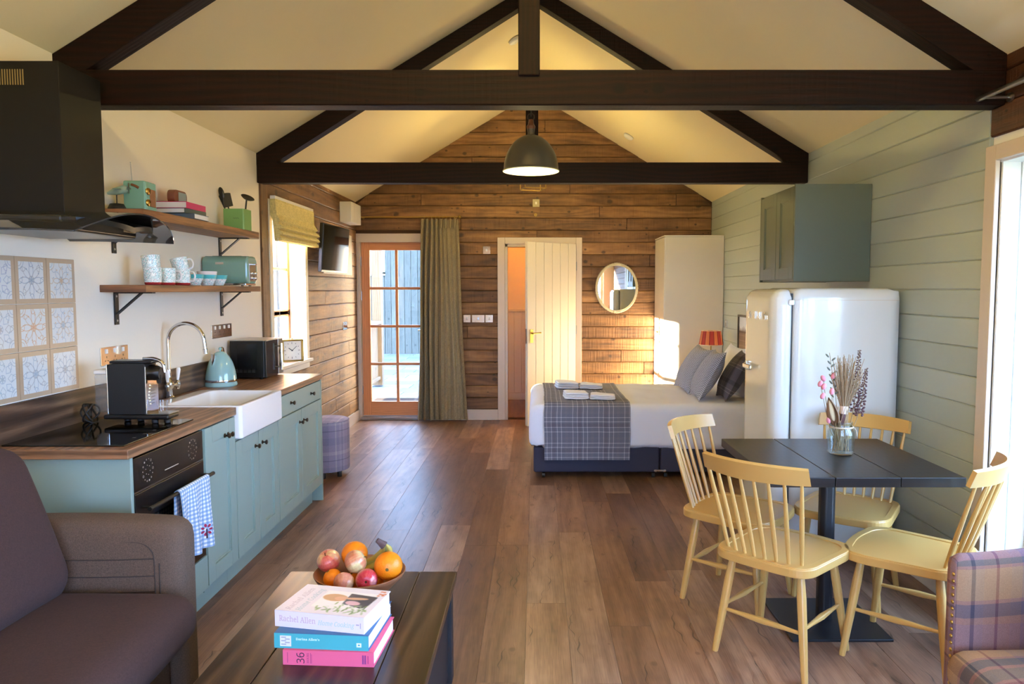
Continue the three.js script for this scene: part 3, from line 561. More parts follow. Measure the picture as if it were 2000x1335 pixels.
{ // worktop with sink cut-out and upstand
  const w = thing('worktop', 'brown wood-grain kitchen worktop with raised back edge', 'worktop');
  const y0 = 0.882, f = -1.535;
  part(w, 'top', merge([bc(XL + 0.001, f, y0, CT, -2.775, -3.795, 0.003, 'z'), bc(XL + 0.001, f, y0, CT, -4.425, -5.345, 0.003, 'z'), bc(XL + 0.001, -2.005, y0, CT, -3.795, -4.425, 0, 'z')]), M.worktop);
  part(w, 'upstand', bc(XL + 0.001, XL + 0.02, CT, 1.072, -2.775, -5.345, 0.002, 'z'), M.upstand);
}
{ // fireclay sink
  const s = thing('butler_sink', 'white glazed butler sink with deep apron front', 'sink');
  const x0 = -2.0, x1 = -1.512, z0 = -3.80, z1 = -4.42, w = x1 - x0, l = z0 - z1, top = 0.926;
  const o = rrect(w, l, 0.018, (x0 + x1) / 2, -(z0 + z1) / 2); o.holes.push(rrect(w - 0.07 - 0.05, l - 0.06, 0.04, (x0 + x1) / 2 + 0.025, -(z0 + z1) / 2, THREE.Path));
  const g = extr(o, 0.158, 0.007, 8); g.rotateX(-Math.PI / 2); g.translate(0, top - 0.165 + 0.0, 0);
  const inner = bc(x0 + 0.05, x1 - 0.03, 0.752, 0.772, z0 - 0.03, z1 + 0.03);
  part(s, 'basin', merge([g, inner]), M.ceramic);
  part(s, 'waste', lathe([[0, 0.003], [0.035, 0.003], [0.042, 0]], 24), M.chrome, [-1.76, 0.773, -4.11]);
}
{ // swan-neck mixer tap
  const t = thing('mixer_tap', 'chrome swan neck mixer tap with white lever handles', 'tap', [-2.035, CT, -4.12]);
  part(t, 'body', toCreasedNormals(lathe([[0, 0], [0.026, 0], [0.026, 0.006], [0.017, 0.014], [0.015, 0.05], [0.022, 0.06], [0.024, 0.085], [0.017, 0.1], [0.012, 0.125], [0.0105, 0.16]], 24), 0.7), M.chrome);
  const pts = [V(0, 0.15, 0), V(0, 0.28, 0)]; for (let k = 0; k <= 10; k++) { const a = Math.PI - k / 10 * Math.PI * 0.92; pts.push(V(0.1 + Math.cos(a) * 0.1, 0.315 + Math.sin(a) * 0.1, 0)); } pts.push(V(0.206, 0.262, 0));
  part(t, 'spout', tube(pts, 0.0105, 60, 14), M.chrome); part(t, 'nozzle', rod(V(0.205, 0.275, 0), V(0.208, 0.248, 0), 0.0135, 14), M.chrome);
  for (const s of [1, -1]) {
    part(t, 'side_valve', merge([rod(V(0, 0.07, 0), V(0.02, 0.07, s * 0.06), [[0, 0.011], [0.6, 0.009], [0.7, 0.014], [1, 0.014]], 12), rod(V(0.02, 0.045, s * 0.058), V(0.02, 0.095, s * 0.058), [[0, 0.008], [0.4, 0.014], [0.8, 0.012], [1, 0.007]], 12)]), M.chrome);
    part(t, 'lever', rod(V(0.02, 0.095, s * 0.058), V(0.024, 0.165, s * 0.062), [[0, 0.006], [0.2, 0.0085], [0.85, 0.0125], [1, 0.009]], 12), M.ceramic);
  }
}
{ const h = thing('induction_hob', 'black glass induction hob set in the worktop', 'hob');
  part(h, 'glass_top', bc(-2.05, -1.58, CT, CT + 0.006, -2.83, -3.415, 0.002), phy({ color: '#08080a', roughness: 0.06 }));
  part(h, 'control_marks', merge([0, 1, 2, 3].map((k) => bx(0.012, 0.0004, 0.012, -1.62, CT + 0.0063, -2.98 - k * 0.08))), M.steel);
}
// extractor hood
{
  const h = thing('extractor_hood', 'black chimney extractor hood with curved glass canopy', 'extractor hood');
  const z0 = -2.9, z1 = -3.175, xf = -1.812, zc = -2.975;
  part(h, 'chimney', bc(XL + 0.002, xf, 1.79, 2.385, z0, z1, 0.002), M.hood);
  for (let k = 0; k < 11; k++) part(h, 'vent_slot', bx(0.004, 0.058, 0.0012, XL + 0.03 + k * 0.0098, 2.325, z0 + 0.0006), std({ color: '#8a7748', roughness: 0.6 }));
  part(h, 'body', bc(XL + 0.002, -1.70, 1.735, 1.79, -2.70, -3.21, 0.01), M.black);
  // curved glass: an arch along the wall, bellied at the front
  const f = (u, v) => { const a = u * 2 - 1, x0 = XL + 0.01, reach = 0.52 - 0.06 * Math.pow(Math.abs(a), 3); return [x0 + reach * v, 1.826 - 0.09 * a * a - 0.012 * v * v, zc - a * 0.36]; };
  part(h, 'glass_canopy', slab(f, 40, 12, 0.006), phy({ color: '#55565c', roughness: 0.03, transmission: 0.72, thickness: 0, ior: 1.5 }));
  const fr = (u, v) => { const a = u * 2 - 1; return [-1.70 + 0.11 * v * (1 - 0.55 * a * a), 1.795 - 0.04 * a * a * 0.6 - 0.04 * v * (1 - Math.abs(a)), zc - a * 0.27]; };
  part(h, 'control_nose', slab(fr, 30, 6, 0.02), M.black);
  part(h, 'badge', bx(0.002, 0.016, 0.085, -1.602, 1.752, -2.97), M.steel, [0, 0, 0]);
  for (const [x, z] of [[-1.95, -2.72], [-1.72, -3.2]]) part(h, 'rivet', lathe([[0, 0.003], [0.006, 0.002], [0.007, 0]], 12), M.chrome, [x, 1.79, z]);
}
// wall shelves
function wallShelf(y0, y1, label) {
  const s = thing('wall_shelf', label, 'shelf');
  part(s, 'board', bc(XL + 0.002, -1.853, y0, y1, -3.56, -5.04, 0.002, 'z'), M.shelf);
  for (const z of [-3.69, -4.93]) {
    const b = new THREE.Group(); b.name = 'bracket'; s.add(b); b.position.set(XL + 0.002, y0, z);
    part(b, 'wall_plate', bx(0.006, 0.16, 0.035, 0.003, -0.08, 0, 0.001), M.iron); part(b, 'arm', bx(0.19, 0.006, 0.035, 0.095, -0.003, 0, 0.001), M.iron);
    const L = Math.hypot(0.125, 0.105); part(b, 'brace', bx(L, 0.006, 0.028, 0.068, -0.056, 0, 0.001), M.iron, [0, 0, 0]).geometry.translate(-0.068, 0.056, 0).rotateZ(Math.atan2(0.105, 0.125)).translate(0.068, -0.056, 0);
    part(b, 'screw', merge([-0.02, -0.14].map((y) => { const g = lathe([[0, 0.0025], [0.005, 0.002], [0.006, 0]], 10); g.rotateZ(-Math.PI / 2); g.translate(0.006, y, 0); return g; })), M.steel);
  }
}
wallShelf(1.858, 1.902, 'upper wooden wall shelf on black brackets, carrying radio and books'); wallShelf(1.508, 1.543, 'lower wooden wall shelf on black brackets, carrying mugs and toaster');
// patterned tiles behind the hob
{
  const pats = []; const blu = '#8fa3b4', tan = '#b89a78', gr = '#9a9a9a';
  for (let p = 0; p < 9; p++) pats.push(canvasTex(160, 160, (g, w, h) => {
    g.fillStyle = '#b09a80'; g.fillRect(0, 0, w, h); g.fillStyle = '#cdd2d2'; g.fillRect(16, 16, 128, 128);
    g.save(); g.beginPath(); g.rect(16, 16, 128, 128); g.clip(); g.translate(80, 80); g.lineWidth = 2.4;
    g.globalAlpha = 0.72; const c1 = [blu, gr, blu, tan, gr, blu, blu, tan, '#8c96b4'][p], c2 = [tan, blu, gr, blu, '#7f93a6', '#9aa7b0', gr, '#c08a60', blu][p];
    for (let k = 0; k < 8; k++) { g.save(); g.rotate(k * Math.PI / 4); g.strokeStyle = k % 2 ? c1 : c2; const r = 26 + (p * 7) % 20;
      g.beginPath(); if (p % 3 === 0) { g.ellipse(0, -r, 9, 18, 0, 0, 7); } else if (p % 3 === 1) { g.moveTo(0, -8); g.bezierCurveTo(22, -r, 4, -r - 24, 0, -r - 32); g.bezierCurveTo(-4, -r - 24, -22, -r, 0, -8); } else { g.moveTo(-14, -r); g.lineTo(0, -r - 26); g.lineTo(14, -r); g.lineTo(0, -r + 16); g.closePath(); } g.stroke();
      g.beginPath(); g.arc(0, -58, 11, 0.4, 4.4); g.stroke(); g.fillStyle = k % 2 ? c2 : c1; g.beginPath(); g.arc(10, -44, 3.2, 0, 7); g.fill(); g.restore(); }
    g.strokeStyle = c1; g.beginPath(); g.arc(0, 0, 14, 0, 7); g.stroke(); g.fillStyle = c2; for (let k = 0; k < 6; k++) { g.save(); g.rotate(k * 1.047); g.beginPath(); g.ellipse(0, -7, 3, 7, 0, 0, 7); g.fill(); g.restore(); }
    for (const [a, b] of [[-64, -64], [64, -64], [64, 64], [-64, 64]]) { g.strokeStyle = c2; g.beginPath(); g.arc(a, b, 26, 0, 7); g.stroke(); g.strokeStyle = c1; g.beginPath(); g.arc(a, b, 16, 0, 7); g.stroke(); }
    g.restore();
  }));
  const s = thing('tile_splashback', 'patterned grey and blue wall tiles behind the hob', 'tiles'), p = 0.193;
  const mats = pats.map((t) => phy({ map: t, roughness: 0.35 })), face = new THREE.PlaneGeometry(p - 0.004, p - 0.004), bod = bx(0.009, p - 0.003, p - 0.003, 0, 0, 0, 0.002); face.rotateY(Math.PI / 2);
  const body = std({ color: '#b09a80', roughness: 0.5 });
  for (let c = 0; c < 5; c++) for (let r = 0; r < 3; r++) { const t = part(s, 'tile', bod, body, [XL + 0.0045, 1.655 - p * (r + 0.5), -3.36 + p * (c + 0.5)]); part(t, 'printed_glaze', face, mats[(r * 3 + c * 4 + (c > 2 ? 2 : 0)) % 9], [0.0047, 0, 0]); }
}
// sockets
function socket(label, pos, rotY, gangs, mat = M.chrome) {
  const s = thing('wall_socket', label, 'socket', pos, rotY); const w = 0.075 * gangs + 0.012; // faces +z
  part(s, 'plate', bx(w, 0.088, 0.006, 0, 0, 0.003, 0.002), mat);
  for (let k = 0; k < gangs; k++) { const x = (k - (gangs - 1) / 2) * 0.072; part(s, 'rocker', bx(0.016, 0.022, 0.006, x, 0.024, 0.008, 0.002), M.plastic); part(s, 'pin_hole', merge([bx(0.004, 0.01, 0.001, x, -0.004, 0.0063), bx(0.008, 0.004, 0.001, x - 0.011, -0.022, 0.0063), bx(0.008, 0.004, 0.001, x + 0.011, -0.022, 0.0063)]), M.blackMatt); }
  return s;
}
socket('chrome socket plate on the wall behind the coffee machine', [XL, 1.2, -3.66], Math.PI / 2, 3);
socket('chrome socket plate on the wall behind the kettle', [XL, 1.25, -4.92], Math.PI / 2, 4);
// coffee machine
{
  const c = thing('coffee_machine', 'black capsule coffee machine standing on the hob', 'coffee machine', [-1.79, CT + 0.006, -3.335]);
  // local x forward, z across (about 11 cm)
  const W = 0.105;
  const side = new THREE.Shape(); side.moveTo(-0.105, 0.04); side.lineTo(0.06, 0.04); side.lineTo(0.062, 0.26); side.quadraticCurveTo(0.06, 0.268, 0.05, 0.27); side.lineTo(-0.075, 0.27); side.quadraticCurveTo(-0.105, 0.268, -0.105, 0.235); side.closePath();
  const g = extr(side, W - 0.012, 0.004, 8); g.translate(0, 0, -W / 2 + 0.006); part(c, 'body', g, M.blackMatt);
  part(c, 'top_cover', bx(0.19, 0.012, W * 0.86, -0.005, 0.274, 0, 0.005), M.black);
  part(c, 'chrome_edge', bx(0.006, 0.22, W + 0.002, -0.107, 0.155, 0, 0.002), M.chrome); part(c, 'chrome_edge', bx(0.004, 0.21, W + 0.002, 0.064, 0.15, 0, 0.001), M.chrome);
  part(c, 'brew_head', merge([rod(V(0.06, 0.225, 0), V(0.108, 0.22, 0), [[0, 0.036], [0.6, 0.034], [1, 0.026]], 20), rod(V(0.096, 0.215, 0), V(0.098, 0.175, 0), [[0, 0.014], [1, 0.009]], 12)]), M.black);
  part(c, 'lever', tube([[0.03, 0.285, 0], [0.08, 0.285, 0], [0.115, 0.268, 0], [0.125, 0.225, 0]], 0.008, 20, 8), M.chrome);
  part(c, 'water_tank', bx(0.055, 0.17, W * 0.82, -0.142, 0.135, 0, 0.008), phy({ color: '#e9eef2', roughness: 0.03, transmission: 0.95, thickness: 0 }));
  part(c, 'tank_lid', bx(0.06, 0.02, W * 0.84, -0.142, 0.23, 0, 0.006), M.plastic);
  part(c, 'drip_tray', bx(0.29, 0.022, W, 0.015, 0.03, 0, 0.008), M.black);
  part(c, 'cup_rest', bx(0.1, 0.005, W * 0.9, 0.112, 0.043, 0, 0.002), M.steel);
  const gr = []; for (let k = 0; k < 7; k++) gr.push(bx(0.003, 0.004, 0.06 - Math.abs(k - 3) * 0.008, 0.068, 0.085 + k * 0.014, 0)); part(c, 'front_grille', merge(gr), M.chrome);
  part(c, 'glass_cup', lathe([[0.018, 0], [0.026, 0.05], [0.024, 0.05], [0.016, 0.004], [0, 0.003]], 20), M.glass, [0.11, 0.047, 0]);
  for (const x of [-0.06, 0.0, 0.09, 0.145]) part(c, 'foot', lathe([[0, 0], [0.013, 0], [0.0145, 0.006], [0.0145, 0.02], [0, 0.021]], 14), M.blackMatt, [x, 0, x > 0.05 ? 0.03 : -0.02]);
  single('power_cable', 'coiled black power cable beside the coffee machine', 'cable', tube([...Array(30).keys()].map((k) => { const a = k * 0.72; return [-2.0 + 0.02 * Math.cos(k), 0.967 + 0.042 * Math.sin(a) * (1 - k * 0.004) - 0.005 + 0.0004 * k, -3.33 + 0.042 * Math.cos(a) + 0.0004 * k]; }), 0.0045, 160, 6), M.blackMatt);
}
{ // kettle
  const k = thing('kettle', 'pale turquoise dome kettle with chrome spout on worktop', 'kettle', [-1.975, CT, -4.66], -Math.PI / 2 + 0.25);
  const tq = phy({ color: '#8fb9b9', roughness: 0.14, clearcoat: 0.6 });
  part(k, 'base', toCreasedNormals(lathe([[0, 0], [0.094, 0], [0.097, 0.006], [0.094, 0.022], [0.09, 0.028], [0, 0.028]], 40), 0.5), tq);
  part(k, 'chrome_band', lathe([[0.0925, 0.028], [0.0935, 0.036], [0.0925, 0.042]], 40), M.chrome);
  part(k, 'body', lathe([[0.0925, 0.042], [0.0905, 0.07], [0.083, 0.11], [0.071, 0.148], [0.056, 0.178], [0.042, 0.195], [0.038, 0.198]], 40), tq);
  part(k, 'lid', lathe([[0.039, 0.198], [0.034, 0.206], [0.02, 0.214], [0, 0.216]], 32), tq);
  part(k, 'lid_knob', lathe([[0.004, 0.214], [0.004, 0.222], [0.0095, 0.228], [0.0105, 0.234], [0.007, 0.241], [0, 0.243]], 20), tq);
  const sp = new THREE.ConeGeometry(0.026, 0.07, 3, 1); sp.rotateX(Math.PI); sp.scale(1, 1, 0.6); part(k, 'spout', sp, M.chrome, [0.058, 0.165, 0.035], [0, -0.3, 0.35]);
  part(k, 'handle', tube([[-0.03, 0.205, 0], [-0.07, 0.232, 0], [-0.11, 0.2, 0], [-0.108, 0.13, 0], [-0.085, 0.09, 0]], 0.0085, 30, 10), M.chrome);
  part(k, 'switch', bx(0.014, 0.02, 0.012, -0.02, 0.012, 0.094, 0.003), M.blackMatt);
}
{ // microwave
  const m = thing('microwave_oven', 'black microwave with chrome edge at the far end of worktop', 'microwave');
  const x0 = -2.05, x1 = -1.822, y0 = CT + 0.012, y1 = 1.178, z0 = -4.985, z1 = -5.325;
  part(m, 'body', bc(x0, x1, y0, y1, z0, z1, 0.004), M.black);
  part(m, 'side_panel', bc(x0 + 0.05, x1 - 0.045, y0 + 0.05, y1 - 0.02, z0 + 0.001, z0 + 0.002), phy({ color: '#101114', roughness: 0.2 }));
  const sl = []; for (let r = 0; r < 3; r++) for (let c = 0; c < 5; c++) sl.push(bx(0.022, 0.0025, 0.001, x0 + 0.045 + c * 0.028, y0 + 0.055 - r * 0.009, z0 + 0.0015)); part(m, 'side_vent', merge(sl), M.steel);
  part(m, 'top_edge', bc(x0, x1, y1, y1 + 0.004, z0, z1, 0.001), M.steel);
  const d = part(m, 'door', bc(x1, x1 + 0.014, y0, y1, z0 - 0.002, z1 + 0.105, 0.003), phy({ color: '#2a2c30', roughness: 0.12, metalness: 0.3 }));
  part(d, 'handle', rod(V(x1 + 0.04, y0 + 0.03, z1 + 0.112), V(x1 + 0.04, y1 - 0.03, z1 + 0.112), 0.008, 12), M.chrome);
  part(d, 'handle_mount', merge([rod(V(x1 + 0.01, y0 + 0.05, z1 + 0.112), V(x1 + 0.04, y0 + 0.05, z1 + 0.112), 0.005, 8), rod(V(x1 + 0.01, y1 - 0.05, z1 + 0.112), V(x1 + 0.04, y1 - 0.05, z1 + 0.112), 0.005, 8)]), M.chrome);
  part(m, 'control_panel', bc(x1, x1 + 0.014, y0, y1, z1 + 0.1, z1 + 0.002, 0.003), M.steel);
  for (const y of [y0 + 0.06, y0 + 0.15]) { const g = lathe([[0, 0.012], [0.018, 0.012], [0.02, 0]], 20); g.rotateZ(-Math.PI / 2); part(m, 'dial', g, M.blackMatt, [x1 + 0.014, y, z1 + 0.05]); }
  for (const z of [z0 - 0.03, z1 + 0.03]) for (const x of [x0 + 0.03, x1 - 0.03]) part(m, 'foot', lathe([[0, 0], [0.012, 0], [0.012, 0.012], [0, 0.012]], 10), M.blackMatt, [x, CT, z]);
}
{ // clock on the window sill
  const c = thing('mantel_clock', 'square brass-cased clock standing on the window sill', 'clock', [-2.075, WL.y0, -6.33], 0.72);
  const S = 0.19; const fr = rrect(S, S, 0.012, 0, S / 2 + 0.006); fr.holes.push(rrect(S - 0.03, S - 0.03, 0.006, 0, S / 2 + 0.006, THREE.Path));
  const fg = extr(fr, 0.05, 0.003, 4); fg.translate(0, 0, -0.025); part(c, 'case', fg, M.brass); part(c, 'back', bx(S - 0.02, S - 0.02, 0.02, 0, S / 2 + 0.006, -0.01), M.brass);
  const dial = canvasTex(128, 128, (g, w, h) => { g.fillStyle = '#dfe0d2'; g.fillRect(0, 0, w, h); g.fillStyle = '#3b3b38'; for (let k = 0; k < 12; k++) { g.save(); g.translate(64, 64); g.rotate(k / 12 * 6.283); g.fillRect(-1.5, -56, 3, k % 3 ? 7 : 12); g.restore(); } });
  part(c, 'dial', new THREE.PlaneGeometry(S - 0.03, S - 0.03), std({ map: dial, roughness: 0.6 }), [0, S / 2 + 0.006, 0.004]);
  const ctr = S / 2 + 0.006; const hd = (a, l, w) => { const g = bx(w, l, 0.002, 0, l / 2 - 0.008, 0); g.rotateZ(-a); g.translate(0, ctr, 0.008); return g; };
  part(c, 'clock_hand', hd(-0.95, 0.045, 0.005), M.blackMatt); part(c, 'clock_hand', hd(0.85, 0.062, 0.0035), M.blackMatt);
  part(c, 'top_button', lathe([[0, 0.008], [0.012, 0.007], [0.014, 0]], 12), std({ color: '#b5522c', roughness: 0.5 }), [0, S + 0.006, 0]);
}
// ---------- things on the shelves ----------
const SU = 1.902, SLo = 1.543;
{
  const r = thing('radio', 'mint green retro radio with aerial on the upper shelf', 'radio', [-1.948, SU, -3.715], 0.05);
  const mint = phy({ color: '#7fae9c', roughness: 0.35 });
  part(r, 'case', bx(0.105, 0.145, 0.115, 0, 0.0725, 0, 0.008), mint);
  part(r, 'front_trim', bx(0.012, 0.137, 0.107, 0.05, 0.0725, 0, 0.004), mint); part(r, 'speaker_grille', bx(0.004, 0.085, 0.06, 0.0565, 0.066, -0.012, 0.002), std({ color: '#8a5b3a', roughness: 0.7 }));
  part(r, 'aerial', rod(V(-0.015, 0.143, 0.04), V(-0.02, 0.235, 0.04), [[0, 0.0022], [0.97, 0.0016], [0.98, 0.003], [1, 0.003]], 8), M.steel);
  part(r, 'carry_strap', tube([[-0.01, 0.125, 0.058], [0.01, 0.118, 0.064], [0.025, 0.108, 0.06]], 0.006, 12, 8), std({ color: '#7a4a2a', roughness: 0.6 }));
  part(r, 'dial', merge([0, 1].map((k) => { const g = lathe([[0, 0.01], [0.016, 0.01], [0.018, 0]], 18); g.rotateZ(-Math.PI / 2); g.translate(0.054, 0.04 + k * 0.055, 0.038); return g; })), M.brass);
}
{ // ornament beside the radio
  const o = thing('aeroplane_ornament', 'small green tin toy aeroplane beside the radio', 'ornament', [-2.0, SU, -3.604], 0.2);
  part(o, 'fuselage', rod(V(-0.04, 0.075, 0), V(0.05, 0.1, 0), [[0, 0.006], [0.4, 0.018], [0.85, 0.02], [1, 0.012]], 16), std({ color: '#93aa98', roughness: 0.4 }));
  part(o, 'wing', bx(0.03, 0.003, 0.088, 0.012, 0.094, 0, 0.001), std({ color: '#93aa98', roughness: 0.4 })); part(o, 'propeller', merge([bx(0.004, 0.05, 0.008, 0.054, 0.102, 0), bx(0.004, 0.008, 0.05, 0.055, 0.102, 0)]), M.steel);
  part(o, 'stand', merge([rod(V(0, 0, 0), V(0, 0.085, 0), 0.003, 8), lathe([[0, 0.03], [0.03, 0.026], [0.04, 0.006], [0.04, 0], [0, 0]], 20)]), M.blackMatt);
}
function book(name, label, cat, [w, t, d], cover, pos, rotY, group, opt = {}) { // spine faces +z, w along x, lies flat
  const b = thing(name, label, cat, pos, rotY, group);
  const cm = std({ color: cover, roughness: 0.5 }), e = 0.0025;
  const cv = part(b, 'cover', merge([bx(w, e, d, 0, e / 2, 0, 0.0008), bx(w, e, d, 0, t - e / 2, 0, 0.0008), bx(w, t, e, 0, t / 2, d / 2 - e / 2, 0.001)]), cm);
  part(b, 'pages', bx(w - 0.008, t - e * 2, d - 0.008, 0, t / 2, -0.001), std({ color: opt.pages ?? '#efeade', roughness: 0.9 }));
  if (opt.spine) { const g = new THREE.PlaneGeometry(w - 0.001, t - 0.001); part(b, 'spine_print', g, phy({ map: opt.spine, roughness: 0.4 }), [0, t / 2, d / 2 + 0.0006]); }
  if (opt.front) { const g = new THREE.PlaneGeometry(w - 0.001, d - 0.001); g.rotateX(-Math.PI / 2); part(b, 'cover_print', g, phy({ map: opt.front, roughness: 0.35 }), [0, t + 0.0006, 0]); }
  return b;
}
{
  const z = -4.15, g = 'books lying on the upper shelf';
  book('cookbook', 'grey cookbook at the bottom of the upper shelf pile', 'book', [0.25, 0.028, 0.19], '#5d6a70', [-1.965, SU, z], -Math.PI / 2 + 3.2 - 1.6, g);
  book('cookbook', 'dark green cookbook in the middle of the upper shelf pile', 'book', [0.24, 0.026, 0.185], '#3d4f49', [-1.962, SU + 0.028, z], Math.PI / 2 - 0.04, g);
  book('cookbook', 'bright pink cookbook on top of the upper shelf pile', 'book', [0.25, 0.034, 0.19], '#d03468', [-1.965, SU + 0.054, z - 0.005], Math.PI / 2 + 0.03, g);
  const t = thing('decorative_tin', 'small rounded picture tin leaning on the shelf books', 'tin', [-1.99, SU + 0.0885, -4.19], Math.PI / 2);
  const tg = extr(rrect(0.15, 0.075, 0.03, 0, 0.0385), 0.035, 0.003, 6); tg.translate(0, 0, -0.017); part(t, 'body', tg, std({ color: '#7c4a34', roughness: 0.4 }));
  part(t, 'picture', bx(0.09, 0.055, 0.001, 0.015, 0.038, 0.0222), std({ color: '#8fa09a', roughness: 0.4 }));
}
{
  const gm = phy({ color: '#6f9c58', roughness: 0.35 });
  const p = thing('utensil_tin', 'green square tin of utensils at the far end of upper shelf', 'tin', [-1.955, SU, -4.94]);
  const o = rrect(0.135, 0.135, 0.01); o.holes.push(rrect(0.129, 0.129, 0.008, 0, 0, THREE.Path)); const g = extr(o, 0.14, 0, 4); g.rotateX(-Math.PI / 2);
  part(p, 'body', merge([g, bx(0.13, 0.004, 0.13, 0, 0.002, 0)]), gm);
  const lb = canvasTex(128, 64, (c, w, h) => { c.fillStyle = '#6f9c58'; c.fillRect(0, 0, w, h); c.fillStyle = '#3f6436'; for (let k = 0; k < 9; k++) c.fillRect(62 + k * 6, 28 + (k % 3) * 2, 4, 9 - (k % 2) * 3); });
  part(p, 'printed_label', new THREE.PlaneGeometry(0.09, 0.035), std({ map: lb, roughness: 0.4 }), [0.0, 0.08, 0.068]);
  const u1 = thing('spatula', 'black slotted spatula standing in the green tin', 'utensil', [-1.985, SU + 0.01, -4.96]);
  const bl = new THREE.Shape(); bl.moveTo(-0.03, 0); bl.lineTo(-0.038, 0.085); bl.quadraticCurveTo(0, 0.1, 0.038, 0.085); bl.lineTo(0.03, 0); bl.closePath();
  const bg = extr(bl, 0.004, 0.001, 6); bg.rotateY(0.35); bg.rotateZ(0.3); bg.translate(-0.035, 0.15, 0.0); part(u1, 'blade', bg, M.black); part(u1, 'handle', rod(V(0.0, 0, 0), V(-0.038, 0.155, 0), 0.005, 8), M.blackMatt);
  const u0 = thing('serving_spoon', 'black spoon beside the spatula in the green tin', 'utensil', [-1.995, SU + 0.01, -4.92]);
  const sg = new THREE.SphereGeometry(1, 16, 12); sg.scale(0.018, 0.04, 0.008); sg.rotateZ(0.25); sg.translate(-0.052, 0.235, 0); part(u0, 'bowl', sg, M.black); part(u0, 'handle', rod(V(-0.01, 0, 0), V(-0.045, 0.205, 0), 0.0045, 8), M.blackMatt);
  const u2 = thing('slotted_skimmer', 'black round skimmer leaning out of the green tin', 'utensil', [-1.925, SU + 0.01, -4.96]);
  const sk = lathe([[0, -0.004], [0.03, -0.002], [0.042, 0.006], [0.044, 0.008], [0.03, 0.001], [0, 0]], 24); sk.rotateZ(-0.5); sk.rotateX(0.35); sk.translate(0.03, 0.205, 0); part(u2, 'disc', sk, M.black); part(u2, 'handle', rod(V(0, 0, 0), V(0.025, 0.2, 0), 0.0055, 8), M.blackMatt);
}
// mugs and bowls with a dense sprig print
{
  const sprig = canvasTex(256, 128, (g, w, h) => { g.fillStyle = '#eef3f4'; g.fillRect(0, 0, w, h); for (let k = 0; k < 900; k++) { g.fillStyle = ['#7fb6c0', '#98c4cb', '#b4cfd2', '#c98f98'][k % 9 === 0 ? 3 : k % 3]; g.save(); g.translate(hash(k, 1, 2) * w, hash(k, 3, 2) * h); g.rotate(hash(k, 5, 2) * 6); g.beginPath(); g.ellipse(0, 0, 4.2, 1.8, 0, 0, 7); g.fill(); g.restore(); } }, [2, 1]);
  const pr = phy({ map: sprig, roughness: 0.18 }), inn = phy({ color: '#e4e4ea', roughness: 0.15 }), red = phy({ color: '#a12a32', roughness: 0.25 }), teal = phy({ color: '#4fb0bd', roughness: 0.2 });
  const mug = (label, pos, rot, tilt = [0, 0]) => {
    const m = thing('mug', label, 'mug', pos, rot, 'sprigged mugs on the lower shelf'); m.rotation.set(tilt[0], rot, tilt[1]);
    part(m, 'base', lathe([[0, 0], [0.034, 0], [0.038, 0.005], [0.039, 0.014]], 28), red); part(m, 'body', lathe([[0.039, 0.014], [0.042, 0.04], [0.0435, 0.085], [0.0438, 0.088]], 32), pr);
    part(m, 'inside', lathe([[0.0438, 0.088], [0.042, 0.089], [0.0405, 0.086], [0.038, 0.02], [0, 0.015]], 28), inn);
    part(m, 'handle', tube([[0.041, 0.072, 0], [0.062, 0.07, 0], [0.07, 0.048, 0], [0.06, 0.026, 0], [0.04, 0.022, 0]], 0.0052, 24, 8), inn); return m;
  };
  mug('sprigged mug nearest the hood, standing under a tilted mug', [-1.915, SLo, -3.75], 2.5); mug('sprigged mug tilted on top of the mug nearest the hood', [-1.918, SLo + 0.06, -3.752], 2.3, [0.1, -0.14]);
  mug('single sprigged mug between the two stacked pairs', [-1.905, SLo, -3.875], 0.1); mug('sprigged mug standing under the second tilted mug', [-1.90, SLo, -4.03], -0.05); mug('sprigged mug tilted on the second pair, next to bowls', [-1.898, SLo + 0.06, -4.03], 0, [0.05, 0.2]);
  const bowl = (label, pos) => { const b = thing('bowl', label, 'bowl', pos, 0, 'small sprigged bowls on the lower shelf');
    part(b, 'body', lathe([[0, 0], [0.03, 0], [0.032, 0.004], [0.048, 0.04]], 32), pr); part(b, 'rim_band', lathe([[0.048, 0.04], [0.054, 0.062], [0.0545, 0.063]], 32), teal); part(b, 'inside', lathe([[0.0545, 0.063], [0.052, 0.063], [0.044, 0.03], [0.026, 0.007], [0, 0.006]], 32), inn); return b; };
  bowl('sprigged bowl with teal rim next to the mugs', [-1.92, SLo, -4.21]); bowl('sprigged bowl with teal rim, middle of the row', [-1.905, SLo, -4.345]); bowl('sprigged bowl with teal rim next to the toaster', [-1.90, SLo, -4.48]);
  const pk = thing('bowl', 'upper nested bowl with pale pink rim over the middle bowl', 'bowl', [-1.905, SLo + 0.02, -4.345]);
  part(pk, 'body', lathe([[0, 0.006], [0.03, 0.008], [0.052, 0.04], [0.055, 0.062], [0.053, 0.063], [0.046, 0.035], [0.026, 0.012], [0, 0.011]], 32), phy({ color: '#e6dcdc', roughness: 0.2 }));
}
